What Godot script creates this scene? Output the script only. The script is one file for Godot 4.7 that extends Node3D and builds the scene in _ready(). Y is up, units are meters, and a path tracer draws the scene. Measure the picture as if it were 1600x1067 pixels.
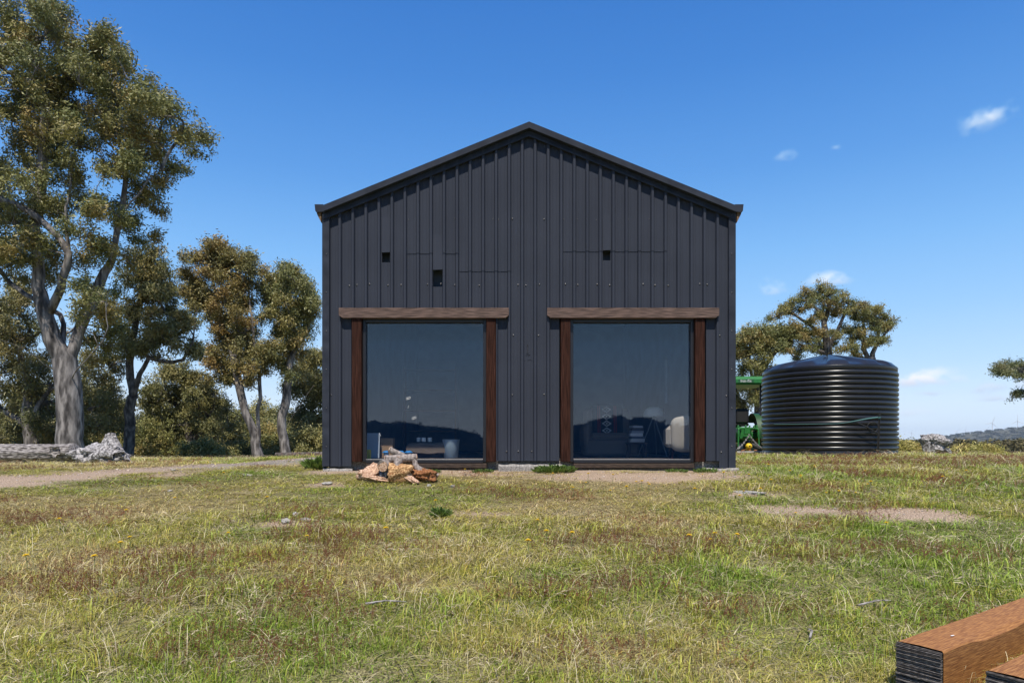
extends Node3D
# A dark steel shed on a grassy rise, gum trees to the west, a water tank and a tractor to the east.
# x east, y up, -z away from the camera; y = 0 is the level of the shed's threshold.

const EYE := 0.345                       # eye height above the threshold; the lawn falls away towards the camera
const PROFILE := [[-400, -9], [-60, -6], [-20, -2.6], [-5, -1.6], [0, -1.18], [3, -.86], [6, -.45], [8.5, -.16], [10, -.05], [11.5, -.015], [13, -.01], [16, .015], [20, 0], [24, -.08], [30, -.25], [40, -.5], [70, -1.2], [150, -2.4], [400, -4], [1500, -7]]
const TRACK := [[-18, -4.6], [-10, -7.2], [-6.6, -8.9], [-4.7, -10.9], [-4.1, -14], [-4.4, -24]]

var rng := RandomNumberGenerator.new()
var noise := FastNoiseLite.new()
var used := {}
var M := {}


# ------------------------------------------------------------------ geometry
class Geo:
	var v := PackedVector3Array()
	var n := PackedVector3Array()
	var c := PackedColorArray()
	var ix := PackedInt32Array()
	var tint := Color.WHITE
	var coloured := false

	func add(p: Vector3, nn: Vector3) -> void:
		v.append(p)
		n.append(nn)
		c.append(tint)

	func tri(a: Vector3, b: Vector3, d: Vector3) -> void:      # counter-clockwise seen from outside
		var k := v.size()
		var nn := (b - a).cross(d - a).normalized()
		add(a, nn); add(b, nn); add(d, nn)
		ix.append_array([k, k + 2, k + 1])

	func q(a: Vector3, b: Vector3, d: Vector3, e: Vector3) -> void:
		var k := v.size()
		var nn := (d - a).cross(e - b).normalized()
		add(a, nn); add(b, nn); add(d, nn); add(e, nn)
		ix.append_array([k, k + 2, k + 1, k, k + 3, k + 2])

	func box(at: Vector3, s: Vector3, ch := 0.0, b := Basis()) -> void:     # chamfered box, centred
		var h := s * .5
		ch = minf(ch, minf(h.x, minf(h.y, h.z)) * .9)
		for ax in 3:
			var u := (ax + 1) % 3
			var w := (ax + 2) % 3
			for sg in [-1.0, 1.0]:
				var f := []
				for e in [[-1, -1], [1, -1], [1, 1], [-1, 1]]:
					var p := Vector3()
					p[ax] = h[ax] * sg
					p[u] = (h[u] - ch) * e[0] * sg
					p[w] = (h[w] - ch) * e[1]
					f.append(at + b * p)
				q(f[0], f[1], f[2], f[3])
		if ch <= 0.0:
			return
		for ax in 3:
			var u := (ax + 1) % 3
			var w := (ax + 2) % 3
			for su in [-1.0, 1.0]:
				for sw in [-1.0, 1.0]:
					var f := []
					for e in [[-1, 0], [1, 0], [1, 1], [-1, 1]]:
						var p := Vector3()
						p[ax] = (h[ax] - ch) * e[0]
						p[u] = (h[u] - (ch if e[1] == 1 else 0.0)) * su
						p[w] = (h[w] - (0.0 if e[1] == 1 else ch)) * sw
						f.append(at + b * p)
					if su * sw > 0: q(f[0], f[1], f[2], f[3])
					else: q(f[3], f[2], f[1], f[0])
		for sx in [-1.0, 1.0]:
			for sy in [-1.0, 1.0]:
				for sz in [-1.0, 1.0]:
					var p1 := at + b * Vector3(h.x * sx, (h.y - ch) * sy, (h.z - ch) * sz)
					var p2 := at + b * Vector3((h.x - ch) * sx, h.y * sy, (h.z - ch) * sz)
					var p3 := at + b * Vector3((h.x - ch) * sx, (h.y - ch) * sy, h.z * sz)
					if sx * sy * sz > 0: tri(p1, p2, p3)
					else: tri(p1, p3, p2)

	func bar(a: Vector3, z: Vector3, w: float, h: float, ch := 0.0, up := Vector3.UP) -> void:   # a chamfered bar from a to z, w wide, h high
		var d := (z - a)
		var f := d.normalized()
		if absf(f.dot(up)) > .99: up = Vector3.FORWARD
		var r := up.cross(f).normalized()
		box((a + z) * .5, Vector3(w, h, d.length()), ch, Basis(r, f.cross(r), f))

	func tube(p: Array, r: Array, sides := 8, cap := true) -> void:
		var k0 := v.size()
		var m := p.size()
		var nn := Vector3.RIGHT
		for i in m:
			var t: Vector3 = (p[mini(i + 1, m - 1)] - p[maxi(i - 1, 0)]).normalized()
			if i == 0: nn = t.cross(Vector3.RIGHT if absf(t.x) < .8 else Vector3.UP).normalized()
			else: nn = (nn - t * nn.dot(t)).normalized()
			var bb := t.cross(nn)
			var pi: Vector3 = p[i]
			var ri: float = r[i]
			for s in sides:
				var a := TAU * s / sides
				var o := nn * cos(a) + bb * sin(a)
				v.append(pi + o * ri)
				n.append(o)
				c.append(tint)
		for i in m - 1:
			for s in sides:
				var a := k0 + i * sides + s
				var b := k0 + i * sides + (s + 1) % sides
				ix.append_array([a, b + sides, b, a, a + sides, b + sides])
		if cap:
			for e in [0, m - 1]:
				var k := v.size()
				var nd: Vector3 = (p[0] - p[1]).normalized() if e == 0 else (p[m - 1] - p[m - 2]).normalized()
				for s in sides: add(v[k0 + e * sides + s], nd)
				for s in sides - 2:
					if e == 0: ix.append_array([k, k + s + 1, k + s + 2])
					else: ix.append_array([k, k + s + 2, k + s + 1])

	func lathe(at: Vector3, pr: Array, seg := 32, b := Basis()) -> void:    # profile [radius, height] from the bottom up, normals by its slope
		var k0 := v.size()
		var m := pr.size()
		for i in m:
			var pa: Array = pr[maxi(i - 1, 0)]
			var pb: Array = pr[mini(i + 1, m - 1)]
			var dr: float = pb[0] - pa[0]
			var dy: float = pb[1] - pa[1]
			for s in seg:
				var a := TAU * s / seg
				var o := Vector3(cos(a), 0, -sin(a))
				add(at + b * (o * pr[i][0] + Vector3.UP * pr[i][1]), b * (o * dy - Vector3.UP * dr).normalized())
		for i in m - 1:
			for s in seg:
				var a := k0 + i * seg + s
				var e := k0 + i * seg + (s + 1) % seg
				ix.append_array([a, e + seg, e, a, a + seg, e + seg])

	func grid(f: Callable, nu: int, nv: int, wrap := false) -> void:     # f(u, v) in 0..1; du x dv points outwards
		var k0 := v.size()
		var cols := nu if wrap else nu + 1
		for j in nv + 1:
			for i in cols:
				add(f.call(float(i) / nu, float(j) / nv), Vector3.ZERO)
		for j in nv:
			for i in nu:
				var a := k0 + j * cols + i
				var b := k0 + j * cols + (i + 1) % cols
				ix.append_array([a, b + cols, b, a, a + cols, b + cols])
				var nn := (v[b + cols] - v[a]).cross(v[a + cols] - v[b])
				for e in [a, b, a + cols, b + cols]: n[e] += nn
		for k in range(k0, v.size()):
			n[k] = n[k].normalized() if n[k].length() > 1e-12 else Vector3.UP

	func prism(poly: Array, t: Transform3D, depth: float) -> void:      # polygon in the x-y plane of t, extruded along its +z
		var pts := PackedVector2Array()
		for p in poly: pts.append(Vector2(p[0], p[1]))
		if Geometry2D.is_polygon_clockwise(pts): pts.reverse()
		var tr := Geometry2D.triangulate_polygon(pts)
		for i in range(0, tr.size(), 3):
			var a := pts[tr[i]]
			var b := pts[tr[i + 1]]
			var d := pts[tr[i + 2]]
			if (b - a).cross(d - a) < 0.0:
				var e := b
				b = d
				d = e
			tri(t * Vector3(a.x, a.y, depth), t * Vector3(b.x, b.y, depth), t * Vector3(d.x, d.y, depth))
			tri(t * Vector3(a.x, a.y, 0), t * Vector3(d.x, d.y, 0), t * Vector3(b.x, b.y, 0))
		for i in pts.size():
			var a := pts[i]
			var b := pts[(i + 1) % pts.size()]
			q(t * Vector3(a.x, a.y, 0), t * Vector3(b.x, b.y, 0), t * Vector3(b.x, b.y, depth), t * Vector3(a.x, a.y, depth))

	func mesh() -> ArrayMesh:
		var a := []
		a.resize(Mesh.ARRAY_MAX)
		a[Mesh.ARRAY_VERTEX] = v
		a[Mesh.ARRAY_NORMAL] = n
		if coloured: a[Mesh.ARRAY_COLOR] = c
		a[Mesh.ARRAY_INDEX] = ix
		var m := ArrayMesh.new()
		m.add_surface_from_arrays(Mesh.PRIMITIVE_TRIANGLES, a)
		return m


# ------------------------------------------------------------------ naming
func numbered(s: String) -> String:
	var k: int = used.get(s, 0)
	used[s] = k + 1
	return s if k == 0 else "%s_%03d" % [s, k]


func tag(o: Node3D, label: String, category: String, group := "") -> void:
	o.set_meta("label", label)
	o.set_meta("category", category)
	if group: o.set_meta("group", group)


func thing(called: String, label: String, category: String, at := Vector3.ZERO, turn := 0.0, group := "") -> Node3D:
	var o := Node3D.new()
	o.name = numbered(called)
	add_child(o)
	o.position = at
	o.rotation.y = turn
	tag(o, label, category, group)
	return o


func part(parent: Node, called: String, m: Mesh, mt: Material, kind := "", label := "") -> MeshInstance3D:
	var o := MeshInstance3D.new()
	o.name = called
	o.mesh = m
	o.material_override = mt
	if kind: o.set_meta("kind", kind)
	if label: o.set_meta("label", label)
	parent.add_child(o, true)
	return o


func solo(called: String, m: Mesh, mt: Material, label: String, category: String, at := Vector3.ZERO, turn := 0.0, group := "") -> MeshInstance3D:
	var o := part(self, numbered(called), m, mt)
	o.position = at
	o.rotation.y = turn
	tag(o, label, category, group)
	return o


func setting(called: String, m: Mesh, mt: Material, kind := "structure", label := "") -> MeshInstance3D:
	return part(self, numbered(called), m, mt, kind, label)


func scatter(parent: Node, called: String, m: Mesh, mt: Material, where: Array, tints: Array) -> void:
	var mm := MultiMesh.new()
	mm.transform_format = MultiMesh.TRANSFORM_3D
	mm.use_colors = true
	mm.mesh = m
	mm.instance_count = where.size()
	for i in where.size():
		mm.set_instance_transform(i, where[i])
		mm.set_instance_color(i, tints[i])
	var o := MultiMeshInstance3D.new()
	o.name = called
	o.multimesh = mm
	o.material_override = mt
	o.set_meta("kind", "stuff")
	parent.add_child(o, true)


# ------------------------------------------------------------------ materials
func lin(r: float, g: float, b: float) -> Color:      # a real-world (linear) base colour
	return Color(r, g, b).linear_to_srgb()


func speckle(freq: float, oct: int, lo: Color, hi: Color, sd := 1, size := 512, mid := .5, soft := .5, type := FastNoiseLite.TYPE_SIMPLEX_SMOOTH) -> NoiseTexture2D:
	var f := FastNoiseLite.new()
	f.seed = sd
	f.noise_type = type
	f.frequency = freq
	f.fractal_octaves = oct
	var g := Gradient.new()
	g.offsets = PackedFloat32Array([clampf(mid - soft, 0, 1), clampf(mid + soft, 0, 1)])
	g.colors = PackedColorArray([lo, hi])
	var t := NoiseTexture2D.new()
	t.width = size
	t.height = size
	t.seamless = true
	t.noise = f
	t.color_ramp = g
	return t


func mat(col: Color, rough := .8, tex: Texture2D = null, sc := Vector3.ONE, bump: Texture2D = null, cm := 0.0, metal := 0.0) -> StandardMaterial3D:
	var m := StandardMaterial3D.new()
	m.albedo_color = col
	m.roughness = rough
	m.metallic = metal
	if tex:
		m.albedo_texture = tex
	if bump:
		m.heightmap_enabled = true
		m.heightmap_texture = bump
		m.heightmap_scale = cm
	if tex or bump:
		m.uv1_triplanar = true
		m.uv1_scale = sc
	return m


func materials() -> void:
	var g := Color(.55, .55, .55)
	var fine := speckle(.03, 4, g, Color.WHITE, 3)
	var soft := speckle(.008, 5, Color(.8, .8, .8), Color.WHITE, 4)
	var streak := speckle(.02, 4, Color(.35, .33, .32), Color.WHITE, 7)
	var bumps := speckle(.04, 4, Color.BLACK, Color.WHITE, 9)
	M.bumps = bumps
	M.clad = mat(lin(.044, .05, .067), .5, speckle(.006, 5, Color(.93, .93, .93), Color.WHITE, 4), Vector3(.5, .3, .5))
	M.trim = mat(lin(.043, .049, .065), .5, soft, Vector3(.8, .8, .8))
	M.clad.metallic_specular = .12
	M.trim.metallic_specular = .15
	M.pencil = mat(lin(.015, .015, .017), .9)
	M.screw = mat(lin(.075, .075, .08), .35, null, Vector3.ONE, null, 0, .6)
	M.concrete = mat(lin(.46, .43, .4), .9, fine, Vector3(2, 2, 2), bumps, .6)
	M.frame = mat(lin(.012, .012, .016), .4)
	M.post = mat(lin(.085, .036, .025), .75, streak, Vector3(8, .22, 8), streak, .2)
	M.lintel = mat(lin(.24, .155, .125), .85, streak, Vector3(.35, 9, 9), streak, .3)
	M.post.metallic_specular = .2
	M.sub = mat(lin(.10, .065, .045), .85, streak, Vector3(.7, 8, 8), streak, .3)
	M.soffit = mat(lin(.33, .2, .1), .8, streak, Vector3(6, 6, .6))
	M.pane = StandardMaterial3D.new()
	M.pane.transparency = BaseMaterial3D.TRANSPARENCY_ALPHA
	var body := lin(.015, .085, .27)                # blue body-tinted glass
	M.pane.albedo_color = Color(body.r, body.g, body.b, .035)
	M.pane.roughness = .0
	M.plaster = mat(lin(.1, .12, .15), .9, soft, Vector3(.5, .5, .5))
	M.floor = mat(lin(.2, .17, .14), .6, streak, Vector3(6, 6, .5))
	M.white = mat(lin(.75, .75, .74), .5)
	M.beam = mat(lin(.52, .255, .075), .72, speckle(.035, 5, Color(.5, .4, .3), Color.WHITE, 21, 1024), Vector3(.22, 4, 4), streak, .12)
	M.beam_end = mat(lin(.34, .315, .295), .95, speckle(.02, 4, Color(.2, .19, .2), Color.WHITE, 23), Vector3(3, 26, 3), streak, .5)
	M.beam_end.vertex_color_use_as_albedo = true
	M.deadwood = mat(lin(.42, .39, .37), .95, speckle(.014, 5, Color(.22, .2, .19), Color.WHITE, 31, 512, .42, .3), Vector3(.8, 3, 3), bumps, 1.5)
	M.rootwood = mat(lin(.52, .5, .5), .95, speckle(.02, 5, Color(.16, .15, .15), Color.WHITE, 33, 512, .38, .25), Vector3(1.2, 1.2, 1.2), bumps, 2.5)
	M.logbark = mat(lin(.56, .49, .45), .9, streak, Vector3(2, 2, 2), bumps, .5)
	M.split = mat(lin(.74, .49, .25), .85, speckle(.02, 5, Color(.42, .28, .16), Color.WHITE, 35, 512, .45, .3), Vector3(3, 3, 3), bumps, 1.2)
	M.split_pale = mat(lin(.78, .57, .42), .85, speckle(.02, 5, Color(.5, .36, .28), Color.WHITE, 36, 512, .45, .3), Vector3(3, 3, 3), bumps, 1.0)
	M.bark = mat(lin(.3, .275, .26), .85, speckle(.012, 5, Color(.3, .29, .29), Color.WHITE, 41, 512, .45, .28), Vector3(.7, .16, .7), bumps, 1.5)
	M.bark_dark = mat(lin(.2, .175, .155), .9, speckle(.012, 5, Color(.35, .33, .32), Color.WHITE, 42, 512, .5, .3), Vector3(.8, .3, .8), bumps, 1.5)
	M.tank = mat(lin(.022, .023, .027), .28, soft, Vector3(.7, .7, .7))
	M.green = mat(lin(.03, .2, .045), .4, soft, Vector3(2, 2, 2))
	M.yellow = mat(lin(.75, .5, .02), .45)
	M.black = mat(lin(.012, .012, .012), .6)
	M.steel = mat(lin(.5, .5, .5), .4, fine, Vector3(6, 6, 6), null, 0, .5)
	M.rust = mat(lin(.3, .13, .05), .8)
	M.stone = mat(lin(.7, .67, .62), .9, fine, Vector3(4, 4, 4), bumps, 1)
	M.leaf = StandardMaterial3D.new()
	M.leaf.vertex_color_use_as_albedo = true
	M.leaf.roughness = .52
	M.leaf.backlight_enabled = true
	M.leaf.backlight = Color(.55, .55, .55)
	M.blade = StandardMaterial3D.new()
	M.blade.vertex_color_use_as_albedo = true
	M.blade.roughness = .6
	M.blade.backlight_enabled = true
	M.blade.backlight = Color(.8, .8, .8)
	M.petal = mat(lin(.8, .58, .02), .6)
	M.stem = mat(lin(.16, .2, .06), .7)
	M.ground = mat(Color.WHITE, .95, speckle(.05, 5, Color(.35, .32, .28), Color.WHITE, 51, 1024, .42, .3), Vector3(1.1, 1.1, 1.1), bumps, 2.0)
	M.ground.vertex_color_use_as_albedo = true
	M.far = mat(Color.WHITE, .95, fine, Vector3(.02, .02, .02))
	M.far.vertex_color_use_as_albedo = true
	M.turbine = mat(lin(.7, .7, .72), .5)


# ------------------------------------------------------------------ the lie of the land
func slope_at(i: int) -> float:
	var a := maxi(i - 1, 0)
	var b := mini(i + 1, PROFILE.size() - 1)
	return (PROFILE[b][1] - PROFILE[a][1]) / float(PROFILE[b][0] - PROFILE[a][0])


func land(x: float, z: float) -> float:
	var d := -z
	var k := 0
	while k < PROFILE.size() - 2 and d > PROFILE[k + 1][0]: k += 1
	var w: float = PROFILE[k + 1][0] - PROFILE[k][0]
	var t: float = clampf((d - PROFILE[k][0]) / w, 0.0, 1.0)
	var t2 := t * t
	var t3 := t2 * t
	var h: float = (2 * t3 - 3 * t2 + 1) * PROFILE[k][1] + (t3 - 2 * t2 + t) * w * slope_at(k) + (3 * t2 - 2 * t3) * PROFILE[k + 1][1] + (t3 - t2) * w * slope_at(k + 1)
	h -= .13 * smoothstep(3.5, 8.0, -x) * smoothstep(11.0, 15.0, d) * (1.0 - smoothstep(40.0, 70.0, d))
	return h


func lumps(x: float, z: float) -> float:
	return noise.get_noise_2d(x * 60.0, z * 60.0) * .022 + noise.get_noise_2d(x * 14.0 + 300.0, z * 14.0) * .03


func ground_y(x: float, z: float) -> float:
	var near := 1.0 - smoothstep(30.0, 60.0, Vector2(x, z).length())
	return land(x, z) + lumps(x, z) * near


func track_gap(x: float, z: float) -> float:
	var best := 99.0
	var p := Vector2(x, z)
	for i in TRACK.size() - 1:
		var a := Vector2(TRACK[i][0], TRACK[i][1])
		var b := Vector2(TRACK[i + 1][0], TRACK[i + 1][1])
		best = minf(best, Geometry2D.get_closest_point_to_segment(p, a, b).distance_to(p))
	return best


func blotch(x: float, z: float, cx: float, cz: float, rx: float, rz: float) -> float:
	return 1.0 - smoothstep(.45, 1.15, Vector2((x - cx) / rx, (z - cz) / rz).length() + noise.get_noise_2d(x * 55, z * 55) * .35)


func bare(x: float, z: float) -> float:              # 1 where the soil shows
	var b := 0.0
	if x < 0.0:
		b = 1.0 - smoothstep(.5, 1.25, track_gap(x, z) + noise.get_noise_2d(x * 60, z * 60) * .9 + noise.get_noise_2d(x * 16, z * 16) * .5)
	b = maxf(b, blotch(x, z, 1.6, -9.2, 1.85, .6))
	for e in [[-2.1, -6.4], [-2.3, -8.45], [2.73, -7.78]]: b = maxf(b, blotch(x, z, e[0], e[1], .32, .2))
	b = maxf(b, blotch(x, z, -.4, -9.45, .8, .22) * .7)
	b = maxf(b, (1.0 - smoothstep(.16, .38, absf(z + 9.85))) * smoothstep(3.6, 3.1, absf(x - .25)) * (.75 + noise.get_noise_2d(x * 70, z * 40) * .6))
	b = maxf(b, blotch(x, z, 2.95, -6.95, .6, .34))
	b = maxf(b, blotch(x, z, 3.85, -6.7, .9, .4))
	b = maxf(b, blotch(x, z, -.35, -6.85, .5, .18) * .6)
	b = maxf(b, smoothstep(.32, .6, noise.get_noise_2d(x * 60 + 900, z * 90)) * .3)
	return b


func redness(x: float, z: float) -> float:           # where the sorrel grows
	var b := 0.0
	for e in [[-2.1, -5.15, 1.3, .35], [-2.7, -4.6, 1.2, .4], [-1.2, -5.6, .9, .25], [3.1, -5.3, .9, .35], [2.2, -5.2, .7, .2], [7, -11.5, 4, 1.2], [9, -14, 4, 1.2], [2.9, -3.9, .5, .3], [-1.6, -3.6, .8, .25], [.7, -3.6, .8, .2], [.6, -4.5, .9, .25], [1.4, -4.2, .5, .2]]:
		b = maxf(b, blotch(x, z, e[0], e[1], e[2], e[3]))
	return maxf(b * .85, smoothstep(.12, .5, noise.get_noise_2d(x * 30 + 77, z * 45 - 31)))


func lush(x: float, z: float) -> float:              # -1 dry .. 1 green
	var g := noise.get_noise_2d(x * 22 - 400, z * 30 + 150) * 1.5 + noise.get_noise_2d(x * 70, z * 90 + 50) * .6
	g += smoothstep(1.5, 4.0, x) * .35 + smoothstep(-6.0, -4.0, z) * .3 - smoothstep(-5.5, -7.5, z) * smoothstep(2.5, .5, x) * .35
	g += .5 * smoothstep(-11.0, -14.0, z) * smoothstep(-3.0, -6.0, x)
	return clampf(g, -1, 1)


# ------------------------------------------------------------------ trees
func leaf_cluster(sd: int, leaves: int, size: float) -> ArrayMesh:
	var r := RandomNumberGenerator.new()
	r.seed = sd
	var g := Geo.new()
	g.coloured = true
	for i in leaves:
		var o := Vector3(r.randfn(), r.randfn() * .8, r.randfn()) * .13
		var d := Vector3(r.randfn(), -.7 + r.randfn() * .7, r.randfn()).normalized()
		var s := d.cross(Vector3(r.randfn(), r.randfn(), r.randfn())).normalized()
		var l := size * r.randf_range(.7, 1.25)
		var w := l * r.randf_range(.13, .19)
		var nn := s.cross(d)
		g.tint = Color(1, 1, 1) * r.randf_range(.88, 1.1)
		var a := o
		var b := o + d * l * .45 + s * w + nn * l * .06
		var e := o + d * l - nn * l * .05
		var f := o + d * l * .45 - s * w + nn * l * .06
		var k := g.v.size()
		for p in [a, b, e, f]: g.add(p, nn)
		g.ix.append_array([k, k + 2, k + 1, k, k + 3, k + 2])
	return g.mesh()


# A gum tree drawn from an elevation: limbs and clumps are given in units of u metres on a sheet whose [800, 693] is the eye's height above x = 0.
func gum(called: String, label: String, at: Vector3, u: float, base_r: float, limbs: Array, clumps: Array, opt := {}) -> void:
	rng.seed = hash(called + label)
	var root := thing(called, label, opt.get("category", "tree"), at, 0.0, opt.get("group", ""))
	var pos: Array[Vector3] = []
	var par: Array[int] = []
	var wt: Array[float] = []
	var fixed := 0
	var conv := func(px: float, py: float, pz: float) -> Vector3: return Vector3((px - 800.0) * u - at.x, EYE + (693.0 - py) * u - at.y, pz * u)
	for l in limbs:
		var pts: Array[Vector3] = []
		for i in range(0, l.size(), 3): pts.append(conv.call(l[i], l[i + 1], l[i + 2]))
		var last := -1
		if pos.is_empty():
			pos.append(Vector3(pts[0].x, minf(pts[0].y, -.15), pts[0].z)); par.append(-1); wt.append(0.0)
			last = 0
		else:
			var bd := 1e9
			for i in pos.size():
				var dd := pos[i].distance_squared_to(pts[0])
				if dd < bd:
					bd = dd
					last = i
		for i in range(1 if pos.size() == 1 else 0, pts.size()):
			var a := pos[last]
			var b := pts[i]
			var prev: Vector3 = pts[i - 1] if i > 0 else a
			var nxt: Vector3 = pts[i + 1] if i + 1 < pts.size() else b + (b - a)
			var steps := clampi(int(a.distance_to(b) / (u * 14.0)), 1, 8)
			for s in range(1, steps + 1):
				var t := float(s) / steps
				var p := a.cubic_interpolate(b, prev if prev != a else a - (b - a), nxt, t)
				if s < steps: p += Vector3(rng.randfn(), rng.randfn(), rng.randfn()) * u * 1.1
				pos.append(p); par.append(last); wt.append(0.0)
				last = pos.size() - 1
		wt[last] += 1.0
	fixed = pos.size()
	var depth: float = opt.get("depth", 60.0)
	var dens: float = opt.get("dens", 1.0)
	var flat: float = opt.get("flat", .95)
	var order := []
	for i in range(0, clumps.size(), 3):
		var rr: float = clumps[i + 2] * u
		for k in opt.get("copies", 4):
			var c: Vector3 = conv.call(clumps[i], clumps[i + 1], 0)
			if k > 0: c = conv.call(clumps[i] + rng.randf_range(-.95, .95) * clumps[i + 2], clumps[i + 1] + rng.randf_range(-.3, 1.0) * clumps[i + 2], 0)
			# as deep in the crown as the limb that passes nearest
			var near_z := 0.0
			var nd := 1e9
			for q in fixed:
				var d2 := Vector2(pos[q].x - c.x, pos[q].y - c.y).length()
				if d2 < nd:
					nd = d2
					near_z = pos[q].z
			c.z = near_z + rng.randf_range(-1, 1) * depth * u * (.4 if k == 0 else 1.0)
			var bd := 1e9
			for p in pos: bd = minf(bd, p.distance_to(c))
			order.append([bd, c, rr * (.8 if k == 0 else .6)])
	var cand := range(pos.size())
	order.sort_custom(func(a, b): return a[0] < b[0])
	var low: float = opt.get("low", 2.0)
	var where := []
	var tints := []
	var pal: Array = opt.get("palette", [Color(.105, .1, .034), Color(.085, .088, .032), Color(.15, .115, .036), Color(.16, .09, .03)])
	var mass := speckle_free(rng.randi())
	for o in order:
		var c: Vector3 = o[1]
		var r: float = o[2]
		var target := c - Vector3(0, r * .55, 0)
		var best := 0
		var bd := 1e9
		for i in cand:
			var p := pos[i]
			if p.y < low * .6 and i > 0: continue
			var dd := p.distance_to(target) + maxf(0.0, p.y - target.y) * 1.5 + (0.0 if p.y >= low else 1.0)
			if dd < bd:
				bd = dd
				best = i
		var a := pos[best]
		var dir := (a - pos[par[best]]).normalized() if par[best] >= 0 else Vector3.UP
		var ln := a.distance_to(target)
		var mid := a + dir * ln * .35 + Vector3(0, ln * .08, 0)
		var steps := clampi(int(ln / (u * 9.0)), 2, 8)
		var last := best
		for s in range(1, steps + 1):
			var t := float(s) / steps
			var p := a.lerp(mid, t).lerp(mid.lerp(target, t), t)
			if s < steps: p += Vector3(rng.randfn(), rng.randfn(), rng.randfn()) * u * 1.4
			pos.append(p); par.append(last); wt.append(0.0)
			cand.append(pos.size() - 1)
			last = pos.size() - 1
		var hub := last
		var leaf: float = opt.get("leaf", 1.0)
		var total := int(dens * 72.0 * r * r / leaf ** 2)
		var twigs := clampi(total / 3, 6, 34)
		var each := maxi(2, total / twigs)
		var hue := rng.randf()
		var shape := Vector3(rng.randf_range(.8, 1.35), flat * rng.randf_range(.8, 1.25), rng.randf_range(.8, 1.35)) * r
		for k in twigs:
			var e := Vector3(rng.randfn(), rng.randfn(), rng.randfn()).normalized() * pow(rng.randf(), .42)
			if e.y < -.3 and rng.randf() < .6: e.y = -e.y
			var tip := c + e * shape
			var h := pos[hub]
			var m2 := h.lerp(tip, .55) + Vector3(0, -r * .15, 0) + Vector3(rng.randfn(), rng.randfn(), rng.randfn()) * r * .08
			var l2 := hub
			for s in range(1, 3):
				var t := s / 2.0
				pos.append(h.lerp(m2, t).lerp(m2.lerp(tip, t), t)); par.append(l2); wt.append(0.0)
				l2 = pos.size() - 1
			wt[l2] += 1.0
			var sub := hue + rng.randf_range(-.3, .3)
			for j in each:
				var p := tip + Vector3(rng.randfn() * .15, rng.randfn() * .13 - .04, rng.randfn() * .15) * leaf
				if j == each - 1 and rng.randf() < .5: p = tip.lerp(m2, .5)
				var sz: float = leaf * rng.randf_range(.75, 1.2)
				where.append(Transform3D(Basis(Vector3.UP, rng.randf() * TAU) * Basis(Vector3.RIGHT, rng.randfn() * .35) * Basis.from_scale(Vector3(sz, sz * 1.1, sz)), p))
				var f := clampf(sub + rng.randf_range(-.06, .06), 0, .999) * (pal.size() - 1)
				var col: Color = pal[int(f)].lerp(pal[int(f) + 1], f - int(f))
				tints.append(col * opt.get("pale", 1.85) * rng.randf_range(.88, 1.12))
	# the pipe model: a limb carries its twigs
	for i in range(pos.size() - 1, 0, -1): wt[par[i]] += wt[i]
	var rad: Array[float] = []
	var tip_r: float = opt.get("tip", .3) * u
	for i in pos.size():
		var k := pow(maxf(wt[i], 1.0) / wt[0], .72)
		rad.append(tip_r + (base_r - tip_r) * k)
	var first := {}
	for i in range(1, pos.size()):
		var p := par[i]
		if not first.has(p) or wt[i] > wt[first[p]]: first[p] = i
	var g := Geo.new()
	for i in range(1, pos.size()):
		var p := par[i]
		if first[p] == i and p != 0: continue
		var pts := [pos[p], pos[i]]
		var rr := [rad[p] if p == 0 else minf(rad[p], rad[i] * 1.5), rad[i]]
		var k := i
		while first.has(k):
			k = first[k]
			pts.append(pos[k])
			rr.append(rad[k])
		if p == 0:
			rr[0] = base_r * 1.28
			if rr.size() > 3: rr[1] = maxf(rr[1], base_r * 1.05)
		var sides := 3 if rr[0] < u * .7 else 5 if rr[0] < u * 2.5 else (8 if rr[0] < u * 9.0 else 14)
		for pass_no in 4:
			var sm := rr.duplicate()
			for j in range(1, rr.size() - 1): sm[j] = (rr[j - 1] + rr[j] * 2.0 + rr[j + 1]) * .25
			rr = sm
		g.tube(pts, rr, sides, false)
	part(root, "trunk", g.mesh(), opt.get("bark", M.bark))
	scatter(root, "crown", M.cluster[rng.randi() % M.cluster.size()], M.leaf, where, tints)


func speckle_free(_s: int) -> int:
	return 0


func bush(called: String, label: String, px: float, d: float, w: float, h: float, pal: Array, group := "") -> void:
	var u := d / 1070.0
	var x := (px - 800.0) * u
	var y := land(x, -d)
	var py := 693.0 - (y - EYE) / u
	var hp := h / u
	var wp := w / u
	var limbs := [[px, py, 0, px + 2, py - hp * .25, 0, px + 4, py - hp * .45, 0]]
	var cl := []
	rng.seed = hash(label)
	for k in 9:
		var f := rng.randf_range(-1, 1)
		cl.append_array([px + f * wp * .38, py - hp * rng.randf_range(.18, .92 - absf(f) * .35), wp * rng.randf_range(.13, .22)])
	gum(called, label, Vector3(x, y, -d), u, .06, limbs, cl, {"category": "bush", "group": group, "depth": wp * .3, "low": 0.0, "palette": pal, "leaf": clampf(d / 34.0, .8, 1.8), "flat": .85, "bark": M.bark_dark, "dens": 1.1, "copies": 2, "pale": 2.1})


# ------------------------------------------------------------------ the shed
const PITCH := .19
const RIB0 := .0906
func roof_y(x: float) -> float: return 4.94 - absf(x) * .405


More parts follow.
